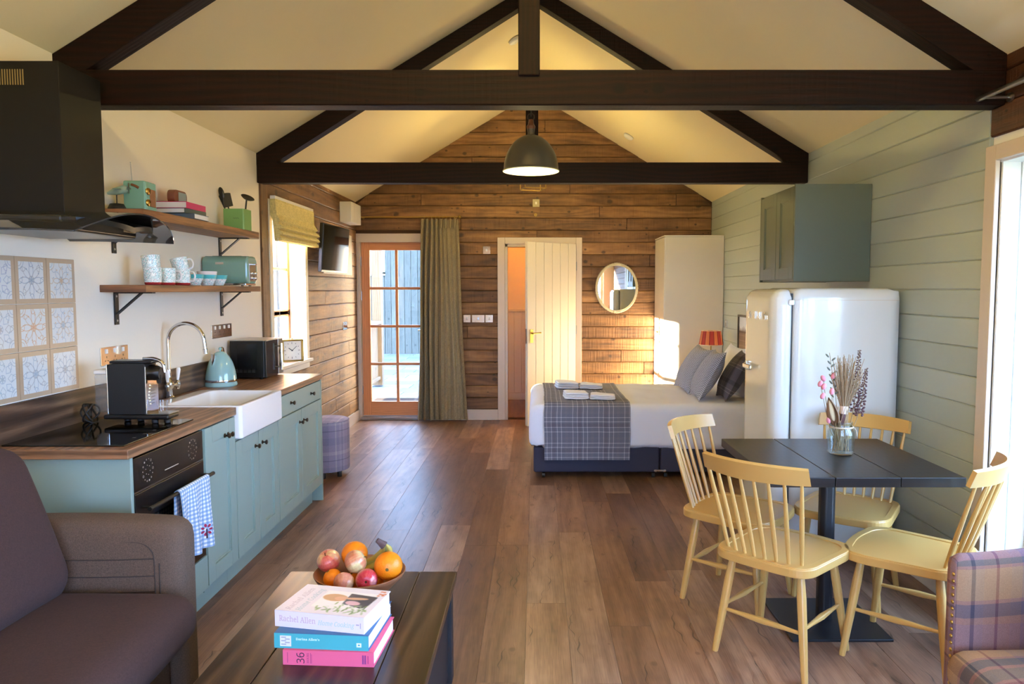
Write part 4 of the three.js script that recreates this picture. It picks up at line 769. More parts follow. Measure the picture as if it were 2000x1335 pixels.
{ // toaster
  const t = thing('toaster', 'sage green retro toaster with chrome lever on the lower shelf', 'toaster', [-1.925, SLo, -4.72], Math.PI / 2);
  const gm = phy({ color: '#7fa592', roughness: 0.22, clearcoat: 0.4 });
  const g = extr(rrect(0.165, 0.172, 0.045, 0, 0.1), 0.26, 0.012, 8); g.translate(0, 0, -0.13); part(t, 'body', g, gm);
  part(t, 'base', bx(0.165, 0.014, 0.26, 0, 0.011, 0, 0.004), M.chrome);
  for (const x of [-0.06, 0.06]) for (const z of [-0.1, 0.1]) part(t, 'foot', lathe([[0, 0], [0.009, 0], [0.009, 0.006], [0, 0.006]], 10), M.blackMatt, [x, 0, z]);
  part(t, 'slot', merge([-0.03, 0.03].map((x) => bx(0.022, 0.004, 0.18, x, 0.185, 0))), M.blackMatt);
  part(t, 'control_plate', bx(0.11, 0.11, 0.002, 0, 0.085, 0.1425, 0.001), M.steel);
  part(t, 'lever', merge([bx(0.035, 0.008, 0.026, 0, 0.135, 0.153, 0.003)]), M.chrome);
  for (const [y, x] of [[0.08, -0.028], [0.08, 0.028], [0.05, -0.028], [0.05, 0.028]]) { const k = lathe([[0, 0.014], [0.011, 0.013], [0.012, 0]], 14); k.rotateX(Math.PI / 2); part(t, 'knob', k, M.chrome, [x, y, 0.1435]); }
  part(t, 'badge', bx(0.002, 0.014, 0.05, -0.083, 0.14, -0.03), M.chrome);
}
// dense rounded box for soft things; fn(p, n) may push points about
function soft(w, h, d, r, nx = 24, ny = 10, nz = 24, fn, uvm = 1) {
  const g = new THREE.BoxGeometry(w, h, d, nx, ny, nz), p = g.attributes.position, v = V(), q = V();
  muv(g, 'x');
  const uv = g.attributes.uv; for (let i = 0; i < uv.count; i++) uv.setXY(i, uv.getX(i) * uvm, uv.getY(i) * uvm);
  for (let i = 0; i < p.count; i++) {
    v.fromBufferAttribute(p, i); const R = typeof r === 'number' ? [r, r, r] : r;
    q.set(clamp(v.x, -w / 2 + R[0], w / 2 - R[0]), clamp(v.y, -h / 2 + R[1], h / 2 - R[1]), clamp(v.z, -d / 2 + R[2], d / 2 - R[2]));
    const e = V((v.x - q.x) / R[0], (v.y - q.y) / R[1], (v.z - q.z) / R[2]); const l = e.length(); if (l > 0) { const m = Math.max(Math.abs(e.x), Math.abs(e.y), Math.abs(e.z)); e.multiplyScalar(m / l); v.set(q.x + e.x * R[0], q.y + e.y * R[1], q.z + e.z * R[2]); }
    if (fn) fn(v); p.setXYZ(i, v.x, v.y, v.z);
  }
  const uvs = g.attributes.uv.clone(); g.deleteAttribute('normal'); g.deleteAttribute('uv'); const m = mergeVertices(g, 1e-5); m.computeVertexNormals();
  // normals from the welded copy, uv from the faced one
  const N = new Map(), key = (x, y, z) => [x, y, z].map((k) => Math.round(k * 1e4)).join(); const mp = m.attributes.position, mn = m.attributes.normal; for (let i = 0; i < mp.count; i++) N.set(key(mp.getX(i), mp.getY(i), mp.getZ(i)), i);
  const nn = new Float32Array(p.count * 3); for (let i = 0; i < p.count; i++) { const k = N.get(key(p.getX(i), p.getY(i), p.getZ(i))) ?? 0; nn.set([mn.getX(k), mn.getY(k), mn.getZ(k)], i * 3); }
  g.setAttribute('normal', new THREE.BufferAttribute(nn, 3)); g.setAttribute('uv', uvs); return g;
}
const wv = (x, y, s = 1) => vn(x + 50, y + 50, 400, 400, s) - 0.5;
// a strip draped along a polyline path [[a, y], ...] (rounded), spread over width; returns points by arc length
function pathFn(pts) { const c = new THREE.CurvePath(); for (let i = 0; i + 1 < pts.length; i++) c.add(new THREE.LineCurve(new THREE.Vector2(...pts[i]), new THREE.Vector2(...pts[i + 1]))); return { L: c.getLength(), at: (t) => c.getPointAt(clamp(t, 0, 1)) }; }

// ---------- bedroom end ----------
const linen = std({ color: '#e4e6f2', roughness: 0.95 });
{
  const b = thing('divan_bed', 'dark navy two-part divan bed base on castors', 'bed');
  const nv = std({ color: '#2c2c40', roughness: 0.75 }), z0 = -5.95, z1 = -7.27;
  part(b, 'base_half', bc(-0.02, 0.996, 0.05, 0.26, z0, z1, 0.015), nv); part(b, 'base_half', bc(1.004, 1.99, 0.05, 0.26, z0, z1, 0.015), nv);
  part(b, 'mattress', bc(0.0, 1.99, 0.26, 0.57, z0 - 0.02, z1 + 0.02, 0.05), linen);
  part(b, 'link_bar', merge([bx(0.1, 0.014, 0.01, 1.0, 0.066, z0 + 0.006, 0.002), bx(0.02, 0.02, 0.014, 0.965, 0.066, z0 + 0.008, 0.003), bx(0.02, 0.02, 0.014, 1.035, 0.066, z0 + 0.008, 0.003)]), M.chrome);
  for (const x of [0.06, 0.95, 1.05, 1.92]) for (const z of [z0 - 0.04, z1 + 0.06]) part(b, 'castor', merge([rod(V(x - 0.012, 0.023, z), V(x + 0.012, 0.023, z), 0.023, 16), rod(V(x, 0.03, z), V(x, 0.055, z), 0.007, 8)]), M.blackMatt);
}
{
  const X0 = -0.05, X1 = 1.985, Z0 = -5.915, Z1 = -7.3, Y0 = 0.235, Y1 = 0.606, w = X1 - X0, h = Y1 - Y0, d = Z0 - Z1;
  const g = soft(w, h, d, [0.09, 0.07, 0.075], 90, 20, 60, (p) => {
    const top = sstep(p.y, h / 2 - 0.05, h / 2), hang = 1 - sstep(p.y, -h / 2, h / 2 - 0.03);
    p.y += top * (0.010 * wv(p.x * 6, p.z * 9, 3) + 0.006 * wv(p.x * 14, p.z * 4, 5)) + (p.y < -h / 2 + 0.03 ? 0.022 * wv(p.x * 4, p.z * 3, 7) + (p.x < -w / 2 + 0.1 ? 0.03 : 0) : 0);
    const out = 0.018 * hang * (wv(p.x * 11, p.y * 2, 9) + 0.5 * wv(p.x * 25, p.y * 3, 10)); if (p.z > d / 2 - 0.08) p.z += out; if (p.x < -w / 2 + 0.09) p.x += 0.02 * hang * wv(p.z * 11, p.y * 2, 12) - 0.02 * hang * (1 - hang);
  });
  const o = thing('duvet', 'white duvet spread smoothly over the bed', 'duvet', [(X0 + X1) / 2, (Y0 + Y1) / 2, (Z0 + Z1) / 2]); part(o, 'cover', g, linen);
}
{ // plaid throw across the foot
  const L4 = [[0.1, 0.028, 0xe8e4ea, 0.8], [0.28, 0.028, 0xe8e4ea, 0.8], [0.5, 0.028, 0xe8e4ea, 0.85], [0.66, 0.028, 0xe8e4ea, 0.85], [0.36, 0.14, 0x5c5560, 0.5], [0.85, 0.1, 0x8b8088, 0.4]];
  const tx = plaid(256, 0.205, 0x6f7182, L4, L4, 0.14);
  const pts = [[-5.885, 0.165], [-5.892, 0.5], [-5.9, 0.55], [-5.925, 0.59], [-5.97, 0.613], [-6.1, 0.618], [-6.6, 0.616], [-7.15, 0.617], [-7.27, 0.608], [-7.315, 0.57], [-7.33, 0.4], [-7.335, 0.25]], P = pathFn(pts);
  const f = (u, v) => { const q = P.at(v); return [lerp(0.068, 0.748, u) + 0.008 * Math.sin(v * 9) * (u - 0.5) + 0.004 * wv(v * 30, 1, 3), q.y + (q.y > 0.6 ? 0.006 * wv(u * 9, v * 30, 4) : 0), q.x + (q.y < 0.55 && q.x > -6 ? 0.014 * wv(u * 8, v * 8, 8) : 0)]; };
  const t = single('bed_throw', 'grey and white plaid throw laid across the foot of bed', 'throw', slab(f, 24, 110, 0.006, (u, v) => [u * 0.68, v * P.L]), std({ map: tx, roughness: 0.95 })); void t;
}
{ // towels
  const tw = std({ color: '#eeeef4', roughness: 1, bumpMap: plasterB, bumpScale: 0.002 });
  const towel = (label, pos, ry, sz, wedge) => {
    const o = thing('folded_towel', label, 'towel', pos, ry, 'folded towels on the plaid throw'); const [w, h, d] = sz, n = 3;
    for (let k = 0; k < n; k++) { const th = h / n; part(o, 'folded_layer', soft(w * (1 - 0.02 * k), th * 1.04, d * (1 - 0.03 * k), [0.02, th * 0.45, 0.02], 20, 4, 14, (p) => { p.y += 0.006 * wv(p.x * 20, p.z * 20, k + 3) + wedge * p.x * (k + 1) / n; }), tw, [0, th * (k + 0.5), 0]); }
  };
  towel('white bath towel nearer the room, lying under a hand towel', [0.33, 0.624, -6.17], 0.1, [0.2, 0.055, 0.2], -0.03); towel('white hand towel overlapping the nearer bath towel', [0.55, 0.624, -6.13], -0.08, [0.21, 0.04, 0.16], -0.05);
  towel('white bath towel nearer the door, lying beside a hand towel', [0.28, 0.624, -6.82], 0.12, [0.2, 0.06, 0.22], -0.04); towel('white hand towel overlapping the farther bath towel', [0.505, 0.624, -6.79], -0.1, [0.21, 0.042, 0.17], -0.05);
}
{ // cushions and pillows lean against the headboard (face -x)
  const lean = (name, label, cat, geo, mat, pos, tilt, turn, group) => { const o = thing(name, label, cat, pos, 0, group); const q = part(o, 'stuffed_cover', geo, mat); q.rotation.set(0, -Math.PI / 2 + turn, 0); o.rotation.z = -tilt; return o; };
  const herr = noiseTex(256, 256, (u, v, x, y) => { const z = Math.abs(((x >> 3) % 8) - 4), k = ((y >> 2) + z) & 3, n = 0.85 + 0.3 * hash(x, y, 7), b = k < 2 ? 1 : 0.68; return [182 * b * n, 182 * b * n, 192 * b * n]; }, true, 0.22, 0.22);
  const gm = std({ map: herr, roughness: 0.95 });
  const pl = std({ map: plaid(256, 0.21, 0x5c5862, [[0.3, 0.02, 0xb9b2b4, 0.9], [0.42, 0.02, 0xb9b2b4, 0.7], [0.7, 0.16, 0x2e2b36, 0.7], [0.85, 0.02, 0x8a7480, 0.7]], [[0.3, 0.02, 0xb9b2b4, 0.9], [0.42, 0.02, 0xb9b2b4, 0.7], [0.7, 0.16, 0x2e2b36, 0.7]], 0.15), roughness: 0.95 });
  const g = 'cushions at the head of the bed';
  lean('cushion', 'grey herringbone cushion nearer the wardrobe', 'cushion', pillow(0.43, 0.43, 0.16), gm, [1.42, 0.812, -6.72], 0.52, 0.1, g);
  lean('cushion', 'grey herringbone cushion leaning in front of the plaid one', 'cushion', pillow(0.43, 0.43, 0.16), gm, [1.44, 0.812, -6.25], 0.5, -0.05, g);
  lean('cushion', 'dark plaid cushion at the bed head', 'cushion', pillow(0.43, 0.43, 0.15), pl, [1.65, 0.812, -6.2], 0.5, -0.08, g);
  lean('bed_pillow', 'white pillow behind the dark plaid cushion', 'pillow', pillow(0.66, 0.42, 0.16), linen, [1.83, 0.79, -6.30], 0.35, 0); lean('bed_pillow', 'white pillow behind the farther grey cushion', 'pillow', pillow(0.62, 0.42, 0.16), linen, [1.83, 0.79, -6.98], 0.35, 0);
}
{ // bedside table and lamp
  const t = thing('bedside_table', 'small white bedside table behind the bed', 'table', [1.79, 0, -7.68]);
  part(t, 'top', bx(0.42, 0.025, 0.36, 0, 0.5675, 0, 0.004), M.cream); part(t, 'drawer', bx(0.38, 0.12, 0.32, 0, 0.49, 0, 0.003), M.cream); for (const x of [-0.17, 0.17]) for (const z of [-0.14, 0.14]) part(t, 'leg', rod(V(x, 0, z), V(x * 0.98, 0.43, z), [[0, 0.012], [1, 0.018]], 10), M.cream);
  const l = thing('table_lamp', 'bedside lamp with red and cream pleated shade', 'lamp', [1.806, 0.58, -7.7]);
  part(l, 'base', toCreasedNormals(lathe([[0, 0], [0.06, 0], [0.06, 0.008], [0.02, 0.02], [0.008, 0.035], [0.006, 0.3], [0.006, 0.39]], 28), 0.6), M.brass);
  const st = canvasTex(512, 8, (g, w, h) => { for (let k = 0; k < 16; k++) { g.fillStyle = k % 2 ? '#b3403c' : '#dd8a58'; g.fillRect(k * 32, 0, 32, h); g.fillStyle = '#7e2430'; g.fillRect(k * 32, 0, 5, h); } });
  const N = 96, sh = sheet((u, v) => { const a = u * Math.PI * 2, r = lerp(0.122, 0.097, v) + 0.0022 * Math.sin(a * 48); return [Math.cos(a) * r, 0.375 + v * 0.145, -Math.sin(a) * r]; }, N * 2, 2);
  part(l, 'shade', sh, phy({ map: st, roughness: 0.9, transmission: 0.35, thickness: 0, side: THREE.DoubleSide })); part(l, 'shade_trim', merge([0, 1].map((k) => { const g = new THREE.TorusGeometry(k ? 0.097 : 0.123, 0.003, 6, 48); g.rotateX(Math.PI / 2); g.translate(0, 0.375 + k * 0.145, 0); return g; })), std({ color: '#e8d8b8', roughness: 0.7 }));
  part(l, 'bulb', new THREE.SphereGeometry(0.028, 16, 12), std({ color: '#fff2dc', emissive: lin(1, 0.62, 0.3), emissiveIntensity: 0.8 }), [0, 0.43, 0]);
  const p = new THREE.PointLight(lin(1, 0.62, 0.3), 0.05); p.position.set(0, 0.44, 0); p.castShadow = true; l.add(p);
}
{ // wardrobe: its plain side faces the room
  const w = thing('wardrobe', 'tall cream wardrobe in the back right corner', 'wardrobe'), x0 = 1.375, x1 = XR - 0.004, z0 = -8.06, z1 = ZB + 0.002, H = 2.086;
  part(w, 'side_panel', bc(x0 + 0.012, x1, 0, H, z0, z0 - 0.02, 0.003), M.cream); part(w, 'carcass', bc(x0 + 0.022, x1, 0.06, H - 0.002, z0 - 0.02, z1), M.cream);
  part(w, 'cornice', bc(x0 - 0.004, x1, H, H + 0.016, z0 + 0.008, z1, 0.003), M.cream);
  for (const [a, b, k] of [[z0 - 0.004, -8.368, 1], [-8.372, z1, -1]]) { const d = part(w, 'door', bc(x0, x0 + 0.02, 0.08, H - 0.004, a, b, 0.003), M.cream); part(d, 'knob', knobG.clone().rotateY(Math.PI), M.brass, [x0, 1.05, (k > 0 ? b : a) + k * 0.04]); }
  part(w, 'plinth', bc(x0 + 0.03, x1, 0, 0.08, z0 - 0.01, z1), M.cream);
}
{ // oval mirror
  const m = thing('oval_mirror', 'oval mirror in a carved cream frame on the timber wall', 'mirror', [0.932, 1.54, ZB + 0.004]);
  const gl = new THREE.CylinderGeometry(1, 1, 0.006, 64); gl.rotateX(Math.PI / 2); gl.scale(0.225, 0.265, 1); part(m, 'mirror_glass', gl, M.mirror, [0, 0, 0.014]);
  const fm = std({ color: '#c9c0a0', roughness: 0.45 }); const oval = (rx, ry, r, z) => tube([...Array(40).keys()].map((k) => [Math.cos(k / 40 * 6.2832) * rx, Math.sin(k / 40 * 6.2832) * ry, z]), r, 120, 10, true);
  part(m, 'frame', merge([oval(0.234, 0.275, 0.014, 0.016), oval(0.222, 0.262, 0.005, 0.026)]), fm);
  const bd = []; for (let k = 0; k < 56; k++) { const a = k / 56 * 6.2832, g = new THREE.SphereGeometry(0.0075, 8, 6); g.translate(Math.cos(a) * 0.243, Math.sin(a) * 0.285, 0.02); bd.push(g); } part(m, 'beading', merge(bd), fm);
  for (const s of [1, -1]) { const or = []; for (let k = -3; k <= 3; k++) { const g = new THREE.SphereGeometry(1, 10, 8); g.scale(0.010, 0.017 - Math.abs(k) * 0.002, 0.009); g.rotateZ(-k * 0.35 * s); g.translate(k * 0.016, s * (0.279 - k * k * 0.0012), 0.026); or.push(g); } part(m, 'carved_crest', merge(or), fm); }
  part(m, 'backing', (() => { const g = new THREE.CylinderGeometry(1, 1, 0.01, 48); g.rotateX(Math.PI / 2); g.scale(0.232, 0.272, 1); return g; })(), M.blackMatt, [0, 0, 0.006]);
}
{ // curtain and pole at the glazed door
  const p = thing('curtain_pole', 'thin brass curtain pole above the glazed door', 'curtain pole', [0, 2.345, ZB + 0.10]);
  part(p, 'pole', rod(V(XL + 0.01, 0, 0), V(-0.885, 0, 0), 0.0085, 12), M.brass); part(p, 'finial', new THREE.SphereGeometry(0.021, 16, 12), M.brass, [-0.87, 0, 0]);
  for (const x of [-1.99, -0.93]) part(p, 'bracket', rod(V(x, 0, 0), V(x, 0, -0.1), [[0, 0.006], [0.9, 0.006], [0.91, 0.018], [1, 0.018]], 10), M.brass);
  for (let k = 0; k < 9; k++) { const g = new THREE.TorusGeometry(0.017, 0.0028, 8, 20); g.rotateY(Math.PI / 2 + 0.2); part(p, 'ring', g, M.brass, [-1.27 + k * 0.042, -0.009, 0]); }
  const lb = noiseTex(256, 256, (u, v, x, y) => { const n = 0.72 + 0.32 * vn(u * 128, v * 16, 128, 16, 3) * 0.6 + 0.3 * vn(u * 20, v * 128, 20, 128, 5) * 0.6; return [154 * n, 141 * n, 112 * n]; }, true, 0.25, 0.25);
  const H0 = 0.018, H1 = 2.315, f = (u, v) => {
    const y = lerp(H0, H1, v), k = 1 - v, tight = sstep(v, 0.9, 1), xa = lerp(-1.372, -1.30, v), xb = lerp(-0.795, -0.895, v), ph = u * Math.PI * 2 * 8.5;
    const amp = lerp(0.045, 0.028, v) * (0.75 + 0.5 * Math.sin(u * 5 + 1)) * (1 - 0.35 * tight);
    return [lerp(xa, xb, u) + 0.012 * Math.sin(ph * 2 + v * 2) * k * 0.6 + 0.01 * Math.sin(v * 5 + u * 9), y, ZB + 0.10 + amp * Math.sin(ph + 0.6 * Math.sin(v * 4 + u * 12) * k) + 0.012 * k * Math.sin(ph * 0.5)];
  };
  const c = thing('door_curtain', 'long olive linen curtain drawn back beside the glazed door', 'curtain'); const cm = phy({ map: lb, roughness: 1, sheen: 0.3, sheenColor: lin(0.4, 0.38, 0.3) });
  part(c, 'drape', slab(f, 200, 40, 0.003, (u, v) => [u * 1.5, v * 2.3]), cm);
  const pt = []; for (let k = 0; k < 8; k++) { const x = -1.285 + k * 0.052; pt.push(rod(V(x, 2.21, ZB + 0.145), V(x, 2.318, ZB + 0.13), [[0, 0.004], [0.15, 0.011], [1, 0.016]], 8)); } for (const g of pt) part(c, 'pinch_pleat', g, cm);
}
{ // roman blind
  const prof = [[0, 0.02], [0.045, 0.02], [0.048, 0.0], [0.05, -0.10], [0.066, -0.125], [0.082, -0.15], [0.06, -0.165], [0.088, -0.185], [0.1, -0.205], [0.066, -0.215], [0.092, -0.235], [0.1, -0.252], [0.066, -0.262], [0.085, -0.28], [0.088, -0.298], [0.05, -0.305], [0.03, -0.30], [0.02, -0.15], [0, -0.1]];
  const s = new THREE.Shape(); prof.forEach(([x, y], i) => (i ? s.lineTo(x, y) : s.moveTo(x, y))); s.closePath();
  const g = extr(s, 0.985, 0.003, 4); muv(g, 'z'); g.translate(0, 0, -0.985);
  const bt = noiseTex(128, 128, (u, v) => { const n = 0.82 + 0.2 * vn(u * 64, v * 10, 64, 10, 3) + 0.15 * vn(u * 10, v * 64, 10, 64, 4); return [206 * n, 190 * n, 128 * n]; }, true, 0.2, 0.2);
  const b = thing('roman_blind', 'pale mustard roman blind gathered above the left window', 'blind', [XL + 0.022, 2.2, -5.825]);
  part(b, 'folded_fabric', g, phy({ map: bt, roughness: 0.95, sheen: 0.2, sheenColor: lin(0.5, 0.45, 0.3) })); part(b, 'head_rail', bc(0, 0.042, 0.02, 0.045, 0.002, -0.99, 0.003), M.white);
  part(b, 'pull_cord', rod(V(0.06, -0.28, 0.012), V(0.06, -1.1, 0.012), 0.0014, 6), M.white);
}
{ // television on its bracket
  part(Object.assign(thing('painted_wall_light', 'cream patch that paints the light on the timber wall behind the television', 'light_patch'), {}), 'board', bc(XL, XL + 0.012, 1.68, 2.12, -7.3, -8.42, 0.003), M.cream);  // cream slab paints the light that falls on the boards beside the television
  const t = thing('television', 'flat black television on the left timber wall', 'television', [-1.93, 1.905, -7.2], Math.PI / 2 - 0.06); const tl = new THREE.Group(); void tl; t.rotation.order = 'YXZ'; t.rotation.x = 0.07;
  part(t, 'housing', bx(0.76, 0.445, 0.035, 0, 0, 0, 0.006), M.black); part(t, 'screen', bx(0.735, 0.415, 0.002, 0, 0.004, 0.018), phy({ color: '#0a0b0d', roughness: 0.07 }));
  part(t, 'rear_bulge', bx(0.45, 0.25, 0.03, 0, -0.03, -0.03, 0.01), M.blackMatt); part(t, 'bracket', merge([bx(0.06, 0.2, 0.045, 0, 0, -0.065), bx(0.2, 0.24, 0.012, 0, 0, -0.09)]), M.iron); part(t, 'stand_mark', bx(0.04, 0.006, 0.004, 0, -0.213, 0.018), M.steel);
}
{ const b = thing('junction_box', 'white box fixed high in the back left corner', 'box'); part(b, 'housing', bc(XL, -1.95, 2.235, 2.45, -7.97, -8.40, 0.006), std({ color: '#ded8cc', roughness: 0.7, bumpMap: paintB, bumpScale: 0.002 })); part(b, 'lid_line', bc(-1.9505, -1.949, 2.24, 2.445, -8.10, -8.104), M.trim); }
{ // tartan pouffe
  const tx = plaid(256, 0.24, 0x8d86a0, [[0.2, 0.22, 0x6a6a84, 0.6], [0.55, 0.05, 0xc9c2b8, 0.7], [0.8, 0.24, 0xa79fb0, 0.7], [0.8, 0.03, 0x54506a, 0.7]], [[0.25, 0.24, 0x70708c, 0.7], [0.6, 0.03, 0x4d4a64, 0.8], [0.85, 0.12, 0xc4bcc0, 0.6]], 0.14);
  const p = thing('pouffe', 'cylindrical lilac tartan pouffe at the end of the kitchen units', 'pouffe', [-1.735, 0, -6.10]); const fm = std({ map: tx, roughness: 0.95 });
  const body = lathe([[0.185, 0.05], [0.19, 0.06], [0.19, 0.435], [0.186, 0.452]], 56), uv = body.attributes.uv, bp = body.attributes.position; for (let i = 0; i < uv.count; i++) uv.setXY(i, uv.getX(i) * 1.2, bp.getY(i)); part(p, 'side', body, fm);
  const top = lathe([[0.186, 0.452], [0.178, 0.462], [0.1, 0.47], [0, 0.472]], 56); const tp = top.attributes.position, tu = top.attributes.uv; for (let i = 0; i < tu.count; i++) tu.setXY(i, tp.getX(i), tp.getZ(i)); part(p, 'top', top, fm); part(p, 'underside', lathe([[0.185, 0.05], [0, 0.05]], 40), M.blackMatt);
  part(p, 'piping', (() => { const g = new THREE.TorusGeometry(0.187, 0.004, 8, 64); g.rotateX(Math.PI / 2); g.translate(0, 0.453, 0); return g; })(), fm);
  for (const [x, z] of [[0.13, 0.08], [-0.13, 0.08], [0, -0.15], [0.02, 0.16]]) part(p, 'foot', lathe([[0, 0], [0.018, 0], [0.02, 0.05], [0, 0.05]], 14), M.blackMatt, [x, 0, z]);
}
{ // fittings on the walls
  const sw = (label, x, y, w, pm = M.chrome) => { const s = thing('light_switch', label, 'switch', [x, y, ZB]); part(s, 'plate', bx(w, 0.088, 0.007, 0, 0, 0.0035, 0.002), pm); part(s, 'rocker', bx(0.022, 0.03, 0.008, 0, 0, 0.009, 0.002), w > 0.12 ? M.steel : M.plastic); };
  sw('chrome switch plate nearest the curtain', -0.805, 1.185, 0.088); sw('wide chrome switch plate in the middle of three', -0.672, 1.185, 0.145); sw('chrome switch plate nearest the inner door frame', -0.545, 1.185, 0.088);
  sw('small chrome plate high on the timber wall beside the inner door', -0.57, 1.975, 0.085); sw('small pale sensor plate high on the timber gable', 0.0, 2.512, 0.08, std({ color: '#b7a884', roughness: 0.6 }));
  const hk = thing('wall_hook', 'little brass hook below the gable sensor plate', 'hook', [-0.005, 2.38, ZB]); part(hk, 'rose', rod(V(0, 0, 0), V(0, 0, 0.006), 0.018, 16), M.brass); part(hk, 'hook', tube([[0, 0, 0.005], [0, 0.005, 0.03], [0, -0.02, 0.04], [0, -0.03, 0.025]], 0.004, 20, 8), M.brass);
  socket('chrome double socket on the left timber wall under the television', [XL, 1.13, -8.1], Math.PI / 2, 2); socket('chrome single socket on the sage wall beside the wardrobe', [XR, 1.16, -7.93], -Math.PI / 2, 1);
  // smoke alarms on the slopes
  for (const [x, z, s, label] of [[-0.19, -6.55, 1, 'white round smoke alarm on the left ceiling slope by the king post'], [0.985, -8.05, -1, 'white round smoke alarm low on the right ceiling slope']]) {
    const a = thing('smoke_alarm', label, 'smoke alarm', [x, roofY(x), z]); const sl = Math.atan((RIDGE - EAVE) / (s > 0 ? XC - XL : XR - XC)); a.rotation.z = s * sl; part(a, 'housing', lathe([[0, -0.035], [0.03, -0.034], [0.05, -0.026], [0.055, -0.012], [0.055, 0], [0, 0]], 28), M.white); part(a, 'lens', lathe([[0, -0.04], [0.012, -0.037], [0.014, -0.033]], 14), M.plastic);
  }
  // picture by the bed head
  const p = thing('wall_picture', 'narrow dark framed picture on the sage wall by the bed', 'picture', [XR - 0.001, 1.055, -7.15], -Math.PI / 2);
  const art = canvasTex(128, 128, (g, w, h) => { g.fillStyle = '#d9dde0'; g.fillRect(0, 0, w, h); g.fillStyle = '#7d6650'; g.fillRect(0, 44, w, h); g.fillStyle = '#5c4636'; for (let k = 0; k < 14; k++) { g.beginPath(); g.moveTo(k * 10 - 4, 50); g.lineTo(k * 10 + 1, 26 + hash(k, 2, 3) * 14); g.lineTo(k * 10 + 6, 50); g.fill(); } g.fillStyle = '#8b7460'; for (let y = 56; y < h; y += 16) g.fillRect(0, y, w, 3); });
  const fr = rrect(0.52, 0.44, 0.003); fr.holes.push(rectHole(-0.24, 0.24, -0.2, 0.2)); part(p, 'frame', extr(fr, 0.02, 0.002, 2), std({ color: '#4b443c', roughness: 0.6 })); part(p, 'print', new THREE.PlaneGeometry(0.485, 0.405), std({ map: art, roughness: 0.7 }), [0, 0, 0.008]); part(p, 'backing', bx(0.5, 0.42, 0.006, 0, 0, 0.003), M.blackMatt);
  // curtain rail over the right window
  const r = thing('curtain_rail', 'slim steel curtain rail above the right window', 'curtain rail', [1.9, 2.335, 0]); part(r, 'rail', rod(V(0, 0, -3.36), V(0, 0, -0.4), 0.011, 12), M.steel); part(r, 'end_cap', rod(V(0, 0, -3.375), V(0, 0, -3.35), 0.016, 14), M.steel); for (const z of [-3.24, -1.8, -0.5]) part(r, 'bracket', rod(V(0, 0, z), V(0.12, 0, z), [[0, 0.007], [0.9, 0.007], [0.91, 0.02], [1, 0.02]], 10), M.steel);
}
// ---------- fridge and larder cabinet ----------
const font = await new FontLoader().loadAsync('fonts/droid/droid_sans_bold.typeface.json');
{
  const f = thing('retro_fridge', 'rounded retro fridge in pale cream with chrome handle', 'fridge'); const fm = phy({ color: '#e2e7e8', roughness: 0.16, clearcoat: 0.5 });
  const z0 = -4.10, z1 = -4.70, zm = -4.40;
  part(f, 'body', soft(0.595, 1.5, 0.6, [0.03, 0.045, 0.022], 10, 24, 10), fm, [1.7045, 0.78, zm]);
  part(f, 'top_seam', bc(1.42, 1.99, 1.462, 1.464, z0 + 0.0006, z0 - 0.001), M.trim);
  const d = part(f, 'door', soft(0.1, 1.47, 0.6, [0.075, 0.06, 0.075], 14, 30, 24), fm, [1.353, 0.79, zm]);
  part(f, 'door_seal', bc(1.398, 1.411, 0.06, 1.5, z0 - 0.012, z1 + 0.012), M.blackMatt);
  part(d, 'handle', merge([bx(0.022, 0.03, 0.15, -0.075, 0.27, -0.10, 0.008), rod(V(-0.05, 0.27, -0.16), V(-0.075, 0.27, -0.16), 0.015, 12), bx(0.03, 0.06, 0.02, -0.055, 0.27, -0.165, 0.006)]), M.chrome);
  part(d, 'hinge', merge([bx(0.03, 0.03, 0.012, 0.045, 0.66, 0.305, 0.004)]), M.chrome);
  const lt = []; 'SMEG'.split('').forEach((ch, k) => { const g = new TextGeometry(ch, { font, size: 0.042, depth: 0.004, curveSegments: 3, bevelEnabled: false }); g.computeBoundingBox(); g.translate(-(g.boundingBox.max.x + g.boundingBox.min.x) / 2, 0, 0); g.rotateY(-Math.PI / 2); g.translate(-0.0525, 0.56, -0.15 + k * 0.1); lt.push(g); }); for (const g of lt) part(d, 'chrome_letter', g, M.chrome);
  part(f, 'plinth', bc(1.40, 1.98, 0.0, 0.04, z0 - 0.02, z1 + 0.02), M.blackMatt);
}
{
  const c = thing('wall_cabinet', 'deep sage green wall cupboard above the fridge', 'cabinet'), x0 = 1.575, z0 = -4.54, z1 = -5.235, y0 = 1.57, y1 = 2.153;
  part(c, 'side_panel', bc(x0 - 0.018, XR - 0.002, y0, y1, z0, z0 - 0.02, 0.002), M.cabDark); part(c, 'carcass', bc(x0, XR - 0.002, y0 + 0.002, y1 - 0.002, z0 - 0.02, z1 + 0.02), M.cabDark); part(c, 'side_panel', bc(x0 - 0.018, XR - 0.002, y0, y1, z1 + 0.02, z1, 0.002), M.cabDark);
  for (const [a, b] of [[z0 - 0.022, -4.886], [-4.889, z1 + 0.022]]) { const g = shaker(Math.abs(b - a) - 0.004, y1 - y0 - 0.03, 0.07); g.rotateY(Math.PI); part(c, 'door', g, M.cabDark, [x0, (y0 + y1) / 2, (a + b) / 2]); }
}
